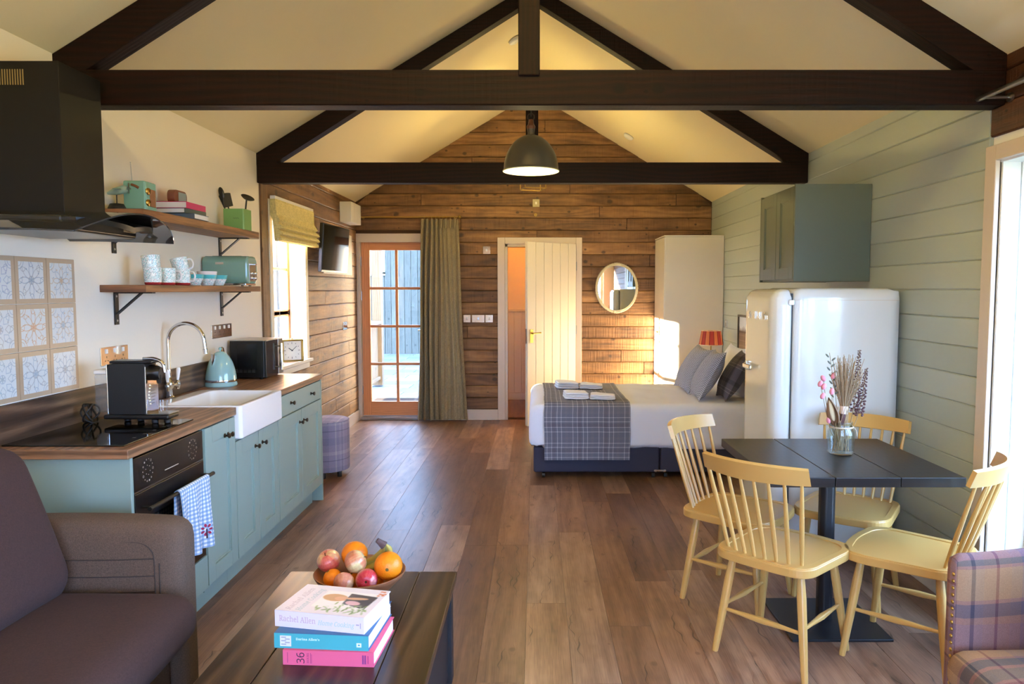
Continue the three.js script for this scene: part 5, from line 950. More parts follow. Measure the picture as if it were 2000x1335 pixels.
// ---------- pendant lamps ----------
function domePendant(label, x, y, z) {
  const p = thing('dome_pendant', label, 'lamp', [x, y, z]); const R = 0.162;
  const outer = []; for (let k = 0; k <= 18; k++) { const a = k / 18 * Math.PI * 0.46; outer.push([R * Math.cos(a) * (1 - 0.02 * Math.sin(a)), 0.012 + 0.2 * Math.sin(a)]); } const neck = outer[outer.length - 1];
  const pr = [[R + 0.006, 0], [R + 0.003, 0.008], ...outer, [neck[0] * 0.98, 0.225], [0.022, 0.236], [0.022, 0.25]];
  part(p, 'shade', toCreasedNormals(lathe(pr, 64), 0.6), phy({ color: '#5b574c', roughness: 0.33, metalness: 0.55 }));
  part(p, 'shade_lining', lathe([...pr.slice(0, 20)].map(([r, y2]) => [r - 0.004, y2 - 0.001]).reverse(), 48), std({ color: '#fff6df', roughness: 0.5, side: THREE.DoubleSide }));
  part(p, 'rim', (() => { const g = new THREE.TorusGeometry(R + 0.004, 0.003, 8, 64); g.rotateX(Math.PI / 2); return g; })(), std({ color: '#cfc9a8', roughness: 0.4 }));
  part(p, 'diffuser', (() => { const g = lathe([[0, 0.012], [0.08, 0.009], [0.15, 0.004]], 40); return g; })(), std({ color: '#fff3d0', emissive: lin(1, 0.86, 0.56), emissiveIntensity: 1.05, side: THREE.DoubleSide }));
  part(p, 'lamp_holder', merge([rod(V(0, 0.245, 0), V(0, 0.3, 0), [[0, 0.024], [0.3, 0.026], [0.5, 0.018], [1, 0.014]], 18)]), std({ color: '#6d4a3a', roughness: 0.35, metalness: 0.7 }));
  part(p, 'hanging_loop', (() => { const g = new THREE.TorusGeometry(0.02, 0.003, 8, 24); g.translate(0, 0.315, 0); return g; })(), M.bronze);
  part(p, 'flex', rod(V(0, 0.32, 0), V(0, roofY(x) - y - 0.03, 0), 0.0035, 8), M.blackMatt); part(p, 'ceiling_rose', lathe([[0, -0.06], [0.04, -0.055], [0.05, -0.02], [0.05, 0.02], [0, 0.02]], 24), M.bronze, [0, roofY(x) - y - 0.02, 0]);
  const l = new THREE.PointLight(lin(1, 0.78, 0.36), 1.1); l.position.set(0, -0.035, 0); l.castShadow = true; l.shadow.radius = 4; p.add(l);
  return p;
}
domePendant('grey metal dome pendant lamp hanging between the two roof trusses', XC, 2.222, -4.5);
function lantern(label, x, y, z, power) {
  const p = thing('glass_lantern', label, 'lamp', [x, y, z], 0.25), s = 0.1, h = 0.26, ed = [];
  for (const a of [-s, s]) for (const b of [-s, s]) ed.push(rod(V(a, 0, b), V(a, h, b), 0.005, 8)); for (const yy of [0, h]) for (const a of [-s, s]) ed.push(rod(V(a, yy, -s), V(a, yy, s), 0.005, 8), rod(V(-s, yy, a), V(s, yy, a), 0.005, 8));
  part(p, 'frame', merge(ed), M.brass); for (const [i, r] of [[0, 0], [1, Math.PI / 2], [2, Math.PI], [3, -Math.PI / 2]]) { void i; const g = new THREE.PlaneGeometry(s * 2, h); g.translate(0, h / 2, s); g.rotateY(r); part(p, 'pane', g, M.glass); }
  part(p, 'crown', merge([[-1, -1], [1, -1], [1, 1], [-1, 1]].map(([a, b]) => rod(V(a * s, h, b * s), V(0, h + 0.1, 0), 0.004, 8))), M.brass);
  part(p, 'lamp_holder', rod(V(0, h + 0.1, 0), V(0, h - 0.05, 0), [[0, 0.012], [0.6, 0.016], [1, 0.014]], 14), M.brass); part(p, 'bulb', new THREE.SphereGeometry(0.032, 20, 14), std({ color: '#fff2d8', emissive: lin(1, 0.72, 0.4), emissiveIntensity: 6 }), [0, h - 0.085, 0]);
  part(p, 'chain', rod(V(0, h + 0.1, 0), V(0, roofY(x) - y - 0.02, 0), 0.004, 8), M.brass); part(p, 'ceiling_rose', lathe([[0, -0.05], [0.045, -0.045], [0.055, 0.02], [0, 0.02]], 24), M.brass, [0, roofY(x) - y - 0.02, 0]);
  const l = new THREE.PointLight(lin(1, 0.77, 0.26), power); l.position.set(0, h - 0.085, 0); l.castShadow = true; l.shadow.radius = 1.5; p.add(l);
}
lantern('brass and glass lantern hanging behind the farther roof truss', XC, 2.475, -7.2, 3.3);
lantern('unseen brass and glass lantern over the seating area, placed to warm the near ceiling', XC, 3.12, -1.55, 6.2);  // out of view; kind and height chosen to warm the near ceiling
// ---------- dining set ----------
const TC = [1.348, -3.385];
{
  const t = thing('dining_table', 'square dark wood pedestal table with black iron column', 'table', [TC[0], 0, TC[1]]);
  const S = 0.80, y0 = 0.72, y1 = 0.76, n = 3, w = S / n;
  for (let k = 0; k < n; k++) part(t, 'top_plank', bx(w - 0.0025, y1 - y0, S, -S / 2 + w * (k + 0.5), (y0 + y1) / 2, 0, 0.003, 'z'), M.table);
  part(t, 'top_batten', bx(S - 0.06, 0.014, S - 0.1, 0, y0 - 0.007, 0, 0.003), M.blackMatt);
  const bk = phy({ color: '#15171d', roughness: 0.42 }), zo = 0.03;
  part(t, 'column', rod(V(-0.02, 0.012, zo), V(-0.02, y0 - 0.02, zo), 0.036, 28), bk); part(t, 'base_plate', bx(0.44, 0.012, 0.44, -0.02, 0.006, zo, 0.003), bk); part(t, 'top_plate', bx(0.3, 0.01, 0.3, -0.02, y0 - 0.018, zo), bk);
}
const chairPaint = phy({ color: '#c49a56', roughness: 0.34, clearcoat: 0.25, clearcoatRoughness: 0.3 });
function makeChair() {
  const c = thing('spindle_chair', '', 'chair', [0, 0, 0], 0, 'mustard yellow spindle back chairs round the table');
  const seatShape = (k) => { const s = new THREE.Shape(); const a = 0.225 - k, b = 0.205 - k, f = 0.232 - k, bk = -0.222 + k; s.moveTo(-b + 0.07, bk); s.quadraticCurveTo(0, bk - 0.012, b - 0.07, bk); s.quadraticCurveTo(b, bk + 0.008, b + 0.006, bk + 0.085); s.lineTo(a, 0.1); s.quadraticCurveTo(a, f - 0.012, a - 0.1, f - 0.006); s.quadraticCurveTo(0, f + 0.012, -a + 0.1, f - 0.006); s.quadraticCurveTo(-a, f - 0.012, -a, 0.1); s.lineTo(-b - 0.006, bk + 0.085); s.quadraticCurveTo(-b, bk + 0.008, -b + 0.07, bk); return s; };
  const flat = (g, y) => { g.rotateX(Math.PI / 2); g.scale(1, 1, 1); g.translate(0, y, 0); return g; };
  const base = flat(extr(seatShape(0), 0.026, 0.005, 10), 0.448 - 0.004); const ring = seatShape(0.003); ring.holes.push(new THREE.Path(seatShape(0.032).getPoints(10))); const rim = flat(extr(ring, 0.004, 0.0025, 10), 0.4505);
  part(c, 'seat', merge([base, rim]), chairPaint);
  const foot = {}, top = {};
  for (const sx of [-1, 1]) for (const sz of [-1, 1]) { const k = sx + ',' + sz; foot[k] = V(sx * 0.197, 0, sz * 0.197); top[k] = V(sx * 0.145, 0.425, sz * 0.145); part(c, 'leg', rod(foot[k], top[k], [[0, 0.0125], [0.03, 0.0135], [0.45, 0.0175], [0.75, 0.0185], [1, 0.014]], 14), chairPaint); }
  const mid = (k, h) => foot[k].clone().lerp(top[k], h / 0.425), st = (a, b, h) => part(c, 'stretcher', rod(mid(a, h), mid(b, h), [[0, 0.007], [0.2, 0.0085], [0.5, 0.0135], [0.8, 0.0085], [1, 0.007]], 12), chairPaint);
  st('-1,-1', '1,-1', 0.185); st('-1,-1', '-1,1', 0.2); st('1,-1', '1,1', 0.2);
  const N = 8, crest = (u) => { const x = lerp(-0.222, 0.222, u), q = x / 0.222; return [x, -0.325 + 0.07 * q * q]; };
  for (let k = 0; k < N; k++) { const u = k / (N - 1), bxp = lerp(-0.158, 0.158, u), bz = -0.198 + 0.035 * Math.pow(bxp / 0.158, 2), tp = crest(0.055 + 0.89 * u); part(c, 'spindle', rod(V(bxp, 0.44, bz), V(tp[0], 0.80, tp[1] + 0.004), [[0, 0.0065], [0.25, 0.0092], [0.5, 0.0095], [1, 0.0062]], 10), chairPaint); }
  const cf = (u, v) => { const p = crest(u), e = 0.006 * Math.pow(Math.abs(u - 0.5) * 2, 2); return [p[0], lerp(0.792 + e * 0.5, 0.862 - e, v), p[1] - (v - 0.5) * 0.022]; };
  part(c, 'crest_rail', slab(cf, 28, 4, 0.02), chairPaint);
  return c;
}
const ch0 = makeChair();
[[1.035, -3.065, 0.70, -0.71, 'yellow spindle chair closest to the camera, its back to the coffee table'], [1.0, -3.625, 0.77, 0.64, 'yellow spindle chair beside the bed, half behind the front chair'], [1.555, -3.04, -0.75, -0.66, 'yellow spindle chair next to the tartan armchair by the window'], [1.557, -3.665, -0.60, 0.80, 'yellow spindle chair standing against the fridge']].forEach(([x, z, dx, dz, label], i) => {
  const c = i ? ch0.clone() : ch0; if (i) { c.name = numbered('spindle_chair'); c.userData = { ...ch0.userData }; scene.add(c); } c.userData.label = label; c.position.set(x, 0, z); c.rotation.set(0, Math.atan2(dx, dz), 0);
});
// ---------- jar of dried flowers ----------
{
  const J = [1.41, 0.76, -3.42], jg = phy({ color: '#f4f8f8', roughness: 0.02, transmission: 1, thickness: 0, ior: 1.45 });
  const j = thing('glass_jar', 'clear glass jar with twine round its neck on the table', 'jar', J);
  part(j, 'glass_wall', lathe([[0.001, 0.006], [0.05, 0.004], [0.06, 0.014], [0.061, 0.09], [0.06, 0.108], [0.051, 0.124], [0.049, 0.13], [0.05, 0.15], [0.0515, 0.153], [0.048, 0.155], [0.0465, 0.15], [0.046, 0.128], [0.057, 0.105], [0.0575, 0.016], [0.001, 0.012]], 40), jg);
  part(j, 'foot_ring', lathe([[0.001, 0], [0.048, 0], [0.05, 0.005]], 32), jg);
  const tw = std({ color: '#c8b79c', roughness: 1 }); part(j, 'twine', merge([0, 1, 2].map((k) => { const g = new THREE.TorusGeometry(0.0525, 0.0016, 6, 40); g.rotateX(Math.PI / 2 + 0.03 * (k - 1)); g.translate(0, 0.127 + k * 0.003, 0); return g; }).concat([tube([[0.05, 0.13, 0.018], [0.062, 0.11, 0.024], [0.066, 0.085, 0.022]], 0.0013, 16, 5), tube([[0.05, 0.13, 0.018], [0.058, 0.115, 0.03], [0.058, 0.095, 0.034]], 0.0013, 16, 5)])), tw);
  const stemM = std({ color: '#8a7350', roughness: 0.9 }), pale = std({ color: '#a08768', roughness: 0.95 }), plum = std({ color: '#5a3b3c', roughness: 0.9 }), pink = std({ color: '#dd8c9c', roughness: 0.8, side: THREE.DoubleSide }), sage = std({ color: '#6a7068', roughness: 0.9, side: THREE.DoubleSide });
  const fl = (name, label, cat = 'flowers') => thing(name, label, cat, J);
  const stem = (o, b, t, r = 0.0016, bend = 0) => { const m = V((b[0] + t[0]) / 2 + bend, (b[1] + t[1]) / 2, (b[2] + t[2]) / 2); part(o, 'stem', tube([b, m.toArray(), t], r, 20, 5), stemM); };
  { // grass brush
    const o = fl('dried_grass_bundle', 'straw coloured bundle of dried grass in the middle of the jar'), st = [], rs = [];
    for (let k = 0; k < 84; k++) { const a = rr(0, 6.28), q = Math.sqrt(rnd()), b = [Math.cos(a) * 0.012 * q, 0.02, Math.sin(a) * 0.012 * q], n = [0.012 + Math.cos(a) * 0.014 * q, 0.2, Math.sin(a) * 0.012 * q], t = [0.022 + Math.cos(a) * 0.075 * q, rr(0.34, 0.465), Math.sin(a) * 0.06 * q]; st.push(tube([b, n, t], rr(0.001, 0.0017), 10, 4)); for (let j2 = 0; j2 < 6; j2++) { const p = 0.35 + j2 * 0.1, px = lerp(n[0], t[0], p), py = lerp(n[1], t[1], p), pz = lerp(n[2], t[2], p); rs.push(rod(V(px, py, pz), V(px + rr(-0.012, 0.012), py + 0.022, pz + rr(-0.01, 0.01)), 0.0007, 4)); } }
    part(o, 'blades', merge(st), pale).userData.kind = 'stuff'; part(o, 'awns', merge(rs), pale).userData.kind = 'stuff'; part(o, 'binding', rod(V(0.008, 0.19, 0), V(0.011, 0.225, 0), 0.018, 14), std({ color: '#d9c3b4', roughness: 0.9 }));
  }
  for (const [lab, tx, ty, tz, bd, s0] of [['taller plum seed spike leaning right in the jar', 0.075, 0.485, 0.0, 0.012, 0.12], ['shorter plum seed spike at the right edge of the jar bunch', 0.105, 0.40, 0.01, 0.018, 0.16]]) {
    const o = fl('seed_spike', lab); stem(o, [0.02, 0.02, 0.0], [tx, ty, tz], 0.002, bd); const sd = [], n = 90; const cv = new THREE.CatmullRomCurve3([V(0.02, 0.02, 0), V((0.02 + tx) / 2 + bd, (0.02 + ty) / 2, tz / 2), V(tx, ty, tz)]);
    for (let k = 0; k < n; k++) { const u = lerp(s0 + 0.28, 1, k / n), p = cv.getPointAt(u), a = k * 2.4, r = lerp(0.02, 0.005, k / n), g = new THREE.IcosahedronGeometry(lerp(0.007, 0.0036, k / n), 0); g.scale(1, 0.8, 1); g.translate(p.x + Math.cos(a) * r, p.y + rr(-0.003, 0.003), p.z + Math.sin(a) * r); sd.push(g); } const sm = part(o, 'seeds', merge(sd), plum); sm.userData.kind = 'stuff';
  }
  { const o = fl('pink_flower_spray', 'spray of pink dried blooms hanging to the left of jar'); for (const [x, y, z] of [[-0.105, 0.33, 0.01], [-0.085, 0.352, -0.01], [-0.092, 0.318, 0.02], [-0.096, 0.275, 0.02], [-0.055, 0.295, 0.02], [-0.042, 0.365, 0.0], [-0.07, 0.165, 0.03]]) { stem(o, [-0.01, 0.05, 0], [x, y, z], 0.001, -0.012); const g = new THREE.SphereGeometry(1, 10, 8); g.scale(0.011, 0.016, 0.011); g.rotateZ(rr(-0.6, 0.6)); part(o, 'bloom', g, pink, [x, y, z]); } }
  { const o = fl('seed_pod', 'large brown open seed pod at the left of jar'); stem(o, [-0.008, 0.03, 0.01], [-0.04, 0.15, 0.03], 0.003); const g = sheet((u, v) => { const a = (u - 0.5) * 5.0, r = 0.026 * Math.sin(Math.PI * Math.pow(v, 0.75)) + 0.002; return [Math.sin(a) * r, v * 0.14, -Math.cos(a) * r * 0.7]; }, 20, 20); const m = part(o, 'husk', g, std({ color: '#7a5a40', roughness: 0.8, side: THREE.DoubleSide }), [-0.035, 0.135, 0.03], [0, 0, 0.28]); const g2 = new THREE.SphereGeometry(1, 12, 10); g2.scale(0.013, 0.05, 0.008); part(m, 'lining', g2, std({ color: '#cdb790', roughness: 0.8 }), [0, 0.075, -0.006]); }
  { const o = fl('twig_sprig', 'grey green leafy twig rising at the back left of jar'); stem(o, [0, 0.03, -0.01], [-0.055, 0.47, -0.02], 0.0013, 0.006); for (let k = 0; k < 13; k++) { const v = 0.55 + k * 0.035, g = new THREE.SphereGeometry(1, 8, 6); g.scale(0.012, 0.004, 0.006); g.rotateZ(k % 2 ? 0.7 : 2.3); part(o, 'leaf', g, sage, [lerp(0, -0.055, v) + (k % 2 ? 0.01 : -0.01), lerp(0.03, 0.47, v), -0.015 + rr(-0.012, 0.012)]); } }
  { const o = fl('dried_stem_bundle', 'dark short stems crossing inside the jar mouth'); part(o, 'stem_bundle', merge([...Array(26).keys()].map(() => { const a = rr(0, 6.28), b = rr(0, 6.28); return rod(V(Math.cos(a) * 0.035, 0.015, Math.sin(a) * 0.035), V(Math.cos(b) * 0.03, rr(0.16, 0.23), Math.sin(b) * 0.03), 0.0014, 5); })), pale).userData.kind = 'stuff'; part(o, 'dried_bud', rod(V(0.0, 0.14, 0.01), V(0.006, 0.195, 0.008), [[0, 0.008], [0.6, 0.014], [1, 0.008]], 10), plum); }
}
// ---------- seating area ----------
{
  const tweed = noiseTex(256, 256, (u, v, x, y) => { const k = ((x >> 1) + (y >> 1)) & 1, n = 0.7 + 0.5 * hash(x >> 1, y >> 1, 3) * 0.8 + (k ? 0.1 : -0.06) + 0.08 * ((x % 8) < 2 ? -1 : 1); return [94 * n, 77 * n, 66 * n]; }, true, 0.16, 0.16);
  const wool = noiseTex(256, 256, (u, v, x, y) => { const n = 0.74 + 0.34 * hash(x, y, 5) * 0.8 + 0.16 * vn(u * 40, v * 40, 40, 40, 6); return [62 * n, 42 * n, 41 * n]; }, true, 0.14, 0.14);
  const tm = std({ map: tweed, roughness: 1 }), wm = std({ map: wool, roughness: 1 }), seam = std({ color: '#3d332f', roughness: 1 });
  const s = thing('sofa', 'brown sofa with tweed arms along the left, facing the coffee table', 'sofa');
  const F = -1.225, B = -2.03, z0 = -2.665, z1 = -0.75;
  for (const [za, zb, k] of [[z0, -2.505, 1], [-0.91, z1, -1]]) {
    const L = F - B, H = 0.70, a = part(s, 'arm', soft(L, H, Math.abs(zb - za), [0.07, 0.06, 0.05], 20, 20, 10, (p) => { p.y += 0.012 * (1 - Math.pow(p.x / (L / 2), 2)) * (p.y > 0.2 ? 1 : 0); }), tm, [(F + B) / 2, 0.365, (za + zb) / 2]);
    const zi = k * (Math.abs(zb - za) / 2 + 0.0005); const ln = []; for (const y of [0.23, 0.17, 0.115, 0.06]) ln.push(tube([[-0.36, y + 0.006, zi], [-0.2, y + 0.002, zi], [0, y, zi], [0.2, y + 0.002, zi], [0.318, y + 0.006, zi]], 0.0022, 16, 5)); ln.push(tube([[0.318, -0.3, zi], [0.318, 0, zi], [0.318, 0.2, zi], [0.312, 0.26, zi], [0.28, 0.287, zi - k * 0.002], [0.2, 0.292, zi - k * 0.003], [0, 0.294, zi - k * 0.003], [-0.36, 0.294, zi - k * 0.003]], 0.0022, 60, 5), tube([[0.335, -0.3, zi - k * 0.001], [0.335, 0, zi - k * 0.001], [0.335, 0.22, zi - k * 0.001]], 0.0022, 30, 5)); for (const g of ln) part(a, 'stitched_seam', g, seam);
  }
  part(s, 'base', bc(B + 0.02, F - 0.04, 0.06, 0.34, -2.51, -0.90, 0.02), tm);
  part(s, 'back_frame', soft(0.2, 0.82, 1.62, [0.06, 0.06, 0.04], 8, 12, 20), tm, [B + 0.1, 0.45, -1.707]);
  for (const z of [-2.105, -1.31]) {
    part(s, 'seat_cushion', soft(0.76, 0.165, 0.79, [0.09, 0.07, 0.07], 26, 10, 26, (p) => { const c = (1 - Math.pow(p.x / 0.38, 2)) * (1 - Math.pow(p.z / 0.4, 2)); p.y += (p.y > 0 ? 0.022 : 0) * Math.max(0, c); p.x += p.x > 0.25 ? 0.03 * (1 - Math.pow(p.z / 0.4, 2)) : 0; }), wm, [-1.53, 0.418, z]);
    part(s, 'back_cushion', soft(0.2, 0.55, 0.79, [0.085, 0.1, 0.09], 12, 22, 26, (p) => { const c = Math.max(0, (1 - Math.pow(p.y / 0.28, 2)) * (1 - Math.pow(p.z / 0.4, 2))); p.x += Math.sign(p.x) * 0.03 * c; }), wm, [-1.725, 0.735, z], [0, 0, 0.34]);
  }
  for (const x of [B + 0.08, F - 0.1]) for (const z of [z0 + 0.08, z1 - 0.08]) part(s, 'foot', lathe([[0, 0], [0.022, 0], [0.028, 0.062], [0, 0.062]], 14), M.blackMatt, [x, 0, z]);
}
{ // coffee table
  const t = thing('coffee_table', 'low dark wood coffee table in the foreground', 'coffee table'); const x0 = -0.963, x1 = -0.31, z0 = -2.86, z1 = -1.35, y = 0.42;
  [[x0, -0.80], [-0.80, -0.455], [-0.455, x1]].forEach(([a, b]) => part(t, 'top_plank', bc(a + 0.001, b - 0.001, y - 0.032, y, z0, z1, 0.003, 'z'), M.coffee));
  const lm = phy({ color: '#17181d', roughness: 0.5 }); part(t, 'side_panel', bc(x1 - 0.03, x1 - 0.06, 0.03, y - 0.032, z0 + 0.04, z1 - 0.04), lm); part(t, 'side_panel', bc(x0 + 0.03, x0 + 0.06, 0.03, y - 0.032, z0 + 0.04, z1 - 0.04), lm);
  for (const x of [x0 + 0.045, x1 - 0.045]) for (const z of [z0 + 0.04, z1 - 0.04]) part(t, 'leg', bx(0.06, y - 0.032, 0.06, x, (y - 0.032) / 2, z, 0.003), lm); part(t, 'lower_shelf', bc(x0 + 0.05, x1 - 0.05, 0.1, 0.125, z0 + 0.05, z1 - 0.05), lm);
}
{ // books on the coffee table
  const Y = 0.42, pinkS = canvasTex(768, 128, (g, w, h) => { g.fillStyle = '#e4648c'; g.fillRect(0, 0, w, h); g.save(); g.translate(150, 64); g.rotate(-Math.PI / 2); g.fillStyle = '#2b1c3c'; g.textAlign = 'center'; g.textBaseline = 'middle'; g.font = '92px sans-serif'; g.fillText('36', 0, 0); g.fillStyle = '#8a2a68'; g.font = '26px serif'; g.fillText('HOURS', 0, 62); g.font = '12px serif'; g.fillRect(-46, 84, 92, 3); g.fillRect(-46, 92, 80, 3); g.fillRect(-46, -112, 92, 4); g.restore(); g.fillStyle = '#5a2a7a'; for (const x of [672, 684, 696]) g.fillRect(x, 26, 7, 78); g.fillStyle = '#b83478'; g.fillRect(716, 30, 8, 70); });
  book('hardback_book', 'pink hardback at the bottom of the coffee table pile', 'book', [0.272, 0.045, 0.24], '#d8547c', [-0.602, Y, -2.24], -0.06, 'books piled on the coffee table', { spine: pinkS, pages: '#e9e6f0' });
  const tealS = canvasTex(768, 128, (g, w, h) => { g.fillStyle = '#45aab8'; g.fillRect(0, 0, w, h); g.fillStyle = '#dfe3ea'; g.fillRect(48, 20, 92, 92); g.fillStyle = '#9aa0b4'; for (let k = 0; k < 5; k++) g.fillRect(58 + (k % 2) * 30, 30 + k * 15, 40, 9); g.fillStyle = '#e8f4f4'; g.font = 'bold 27px serif'; g.fillText('Darina Allen\u2019s', 178, 56); g.fillRect(672, 62, 40, 36); g.fillStyle = '#45aab8'; g.fillRect(684, 74, 16, 12); });
  book('hardback_book', 'teal hardback in the middle of the coffee table pile', 'book', [0.285, 0.046, 0.25], '#2f5f92', [-0.622, Y + 0.045, -2.255], -0.08, 'books piled on the coffee table', { spine: tealS, pages: '#e6e4ea' });
  const whS = canvasTex(768, 128, (g, w, h) => { g.fillStyle = '#e6def0'; g.fillRect(0, 0, w, h); g.fillStyle = '#c3a2b8'; g.font = '62px serif'; g.fillText('Rachel Allen', 36, 82, 320); g.fillStyle = '#a9cbd6'; g.font = 'italic 50px serif'; g.fillText('Home Cooking', 372, 86, 310); g.fillStyle = '#b0a4c0'; g.fillRect(700, 54, 26, 10); g.fillRect(734, 44, 7, 42); });
  const whF = canvasTex(768, 540, (g, w, h) => {
    g.fillStyle = '#e4deec'; g.fillRect(0, 0, w, h); g.fillStyle = '#f0edf2'; g.fillRect(250, 90, 460, 330);
    const G0 = g, sc = document.createElement('canvas'); sc.width = 96; sc.height = 68; g = sc.getContext('2d'); g.scale(0.125, 0.126); g.fillStyle = '#e4deec'; g.fillRect(0, 0, w, h); g.fillStyle = '#f0edf2'; g.fillRect(250, 90, 460, 330); // a soft cover photograph: fair hair, dark clothes, leaves and flowers
    g.fillStyle = '#c39a74'; g.beginPath(); g.ellipse(370, 220, 110, 70, 0.1, 0, 7); g.fill(); g.fillStyle = '#d8a98a'; g.beginPath(); g.ellipse(430, 230, 62, 42, 0.1, 0, 7); g.fill(); g.fillStyle = '#3d4052'; g.beginPath(); g.moveTo(470, 120); g.lineTo(720, 150); g.lineTo(700, 400); g.lineTo(560, 350); g.lineTo(480, 330); g.fill(); g.fillStyle = '#d3a98c'; g.beginPath(); g.ellipse(560, 210, 100, 24, -0.1, 0, 7); g.fill(); g.fillStyle = '#d9b3c4'; g.beginPath(); g.ellipse(560, 300, 70, 40, 0.2, 0, 7); g.fill();
    for (let k = 0; k < 60; k++) { g.fillStyle = ['#8fa878', '#6f8c5c', '#e9eaf0', '#a9bca0'][k % 4]; g.save(); g.translate(300 + hash(k, 1, 9) * 420, 380 + hash(k, 2, 9) * 110 - (k % 5 === 0 ? 60 : 0)); g.rotate(hash(k, 3, 9) * 6); g.beginPath(); g.ellipse(0, 0, 26, 8, 0, 0, 7); g.fill(); g.restore(); } g.fillStyle = '#d0704c'; for (let k = 0; k < 9; k++) { g.beginPath(); g.arc(705 + hash(k, 5, 2) * 50, 30 + hash(k, 6, 2) * 90, 12, 0, 7); g.fill(); }
    g = G0; g.imageSmoothingEnabled = true; g.drawImage(sc, 0, 0, w, h);  g.save(); g.translate(150, 300); g.rotate(-Math.PI / 2); g.fillStyle = '#b8aac2'; g.font = 'italic 74px serif'; g.textAlign = 'center'; g.fillText('Rachel Allen', 0, -30, 440); g.fillStyle = '#9fb9cc'; g.fillText('Home Cooking', 0, 60, 440); g.restore();
  });
  book('hardback_book', 'thick white cookbook with photo cover on top of the coffee table pile', 'book', [0.288, 0.05, 0.2], '#e4deec', [-0.625, Y + 0.091, -2.255], -0.2, 'books piled on the coffee table', { spine: whS, front: whF, pages: '#ece8ee' });
}
{ // fruit bowl
  const C = [-0.632, 0.42, -2.62], b = thing('fruit_bowl', 'shallow turned wooden fruit bowl on the coffee table', 'bowl', C);
  part(b, 'bowl', lathe([[0, 0], [0.06, 0], [0.065, 0.006], [0.11, 0.034], [0.155, 0.08], [0.162, 0.094], [0.158, 0.097], [0.15, 0.084], [0.105, 0.042], [0.06, 0.016], [0, 0.013]], 56), phy({ color: '#8c5a3c', roughness: 0.45 }));
  const skin = (c1, c2, seed) => noiseTex(128, 64, (u, v) => { const k = clamp(sstep(vn(u * 5, v * 4, 5, 4, seed), 0.3, 0.7) * 0.75 + 0.45 * (vn(u * 60, v * 3, 60, 3, seed + 1) - 0.4), 0, 1), n = 1 - 0.08 * vn(u * 60, v * 30, 60, 30, seed + 2); return [0, 1, 2].map((i) => clamp(lerp(c1[i], c2[i], k) * n, 0, 255)); });
  const am = [skin([214, 98, 88], [226, 190, 132], 3), skin([222, 206, 150], [206, 120, 92], 9), skin([204, 128, 110], [230, 196, 150], 15), skin([196, 46, 70], [232, 170, 160], 21)].map((t) => phy({ map: t, roughness: 0.28, clearcoat: 0.3 }));
  const peel = noiseTex(128, 128, (u, v) => { const n = 200 - 120 * vn(u * 64, v * 64, 64, 64, 3); return [n, n, n]; }, false); const om = phy({ color: '#ee8712', roughness: 0.38, bumpMap: peel, bumpScale: 0.0012 });
  const apG = (r) => toCreasedNormals(lathe([...Array(25).keys()].map((k) => { const a = -Math.PI / 2 + k / 24 * Math.PI, q = r * Math.cos(a) * (1 + 0.06 * Math.sin(a)); let y = r * 0.92 * Math.sin(a); const d = 1 - Math.min(1, q / (r * 0.45)); y -= Math.sign(Math.sin(a)) * d * d * r * 0.3; return [q, y]; }), 32), 1.2), sm = std({ color: '#4a3a22', roughness: 0.9 });
  const apple = (label, x, y, z, r, m, rx, rz) => { const a = thing('apple', label, 'apple', [C[0] + x, C[1] + y, C[2] + z], 0, 'apples in the fruit bowl'); a.rotation.set(rx, 0.4, rz); part(a, 'flesh', apG(r), am[m]); part(a, 'stalk', tube([[0, r * 0.62, 0], [0.001, r * 0.85, 0], [0.004, r * 1.0, 0.001]], 0.0015, 8, 6), sm); part(a, 'eye', lathe([[0, -r * 0.66], [0.006, -r * 0.68], [0.004, -r * 0.74], [0, -r * 0.7]], 10), sm); };
  apple('red and cream apple at the left rim of the bowl', -0.118, 0.122, -0.024, 0.042, 0, 0.4, 0.3); apple('pale yellow apple heaped at the top of the bowl', -0.01, 0.136, 0.025, 0.041, 1, 0.3, -1.2); apple('dull pink apple at the front of the bowl', -0.037, 0.083, 0.082, 0.036, 2, -1.1, 0); apple('crimson apple with its eye to the room, at the front of the bowl', 0.04, 0.09, 0.075, 0.038, 3, -1.75, 0.15);
  const orange = (label, x, y, z, r, rx, rz) => { const a = thing('orange', label, 'orange', [C[0] + x, C[1] + y, C[2] + z], 0, 'oranges in the fruit bowl'); a.rotation.set(rx, 0, rz); const g = new THREE.SphereGeometry(r, 36, 24); g.scale(1, 0.94, 1); part(a, 'peel', g, om); part(a, 'navel', lathe([[0, r * 0.945], [0.004, r * 0.95], [0.006, r * 0.935]], 12), std({ color: '#6a5a2a', roughness: 0.9 })); };
  orange('big orange at the right rim of the bowl', 0.105, 0.118, 0.015, 0.05, 1.5, -0.1); orange('orange at the back of the bowl behind the pale apple', -0.035, 0.132, -0.066, 0.048, -0.6, 0.2); orange('small orange between the left and front apples', -0.09, 0.08, 0.032, 0.033, 0.2, 0.5); orange('orange half hidden under the crimson apple', 0.055, 0.06, 0.004, 0.03, 0.3, 0.3); orange('orange at the bottom centre of the bowl', -0.02, 0.055, -0.005, 0.036, 0.3, 0.3);
  const bn = thing('banana_bunch', 'small bunch of green tipped bananas at the back of bowl', 'bananas', C); const bm = phy({ color: '#b9ac58', roughness: 0.5 }), gm2 = phy({ color: '#8f9a5c', roughness: 0.5 });
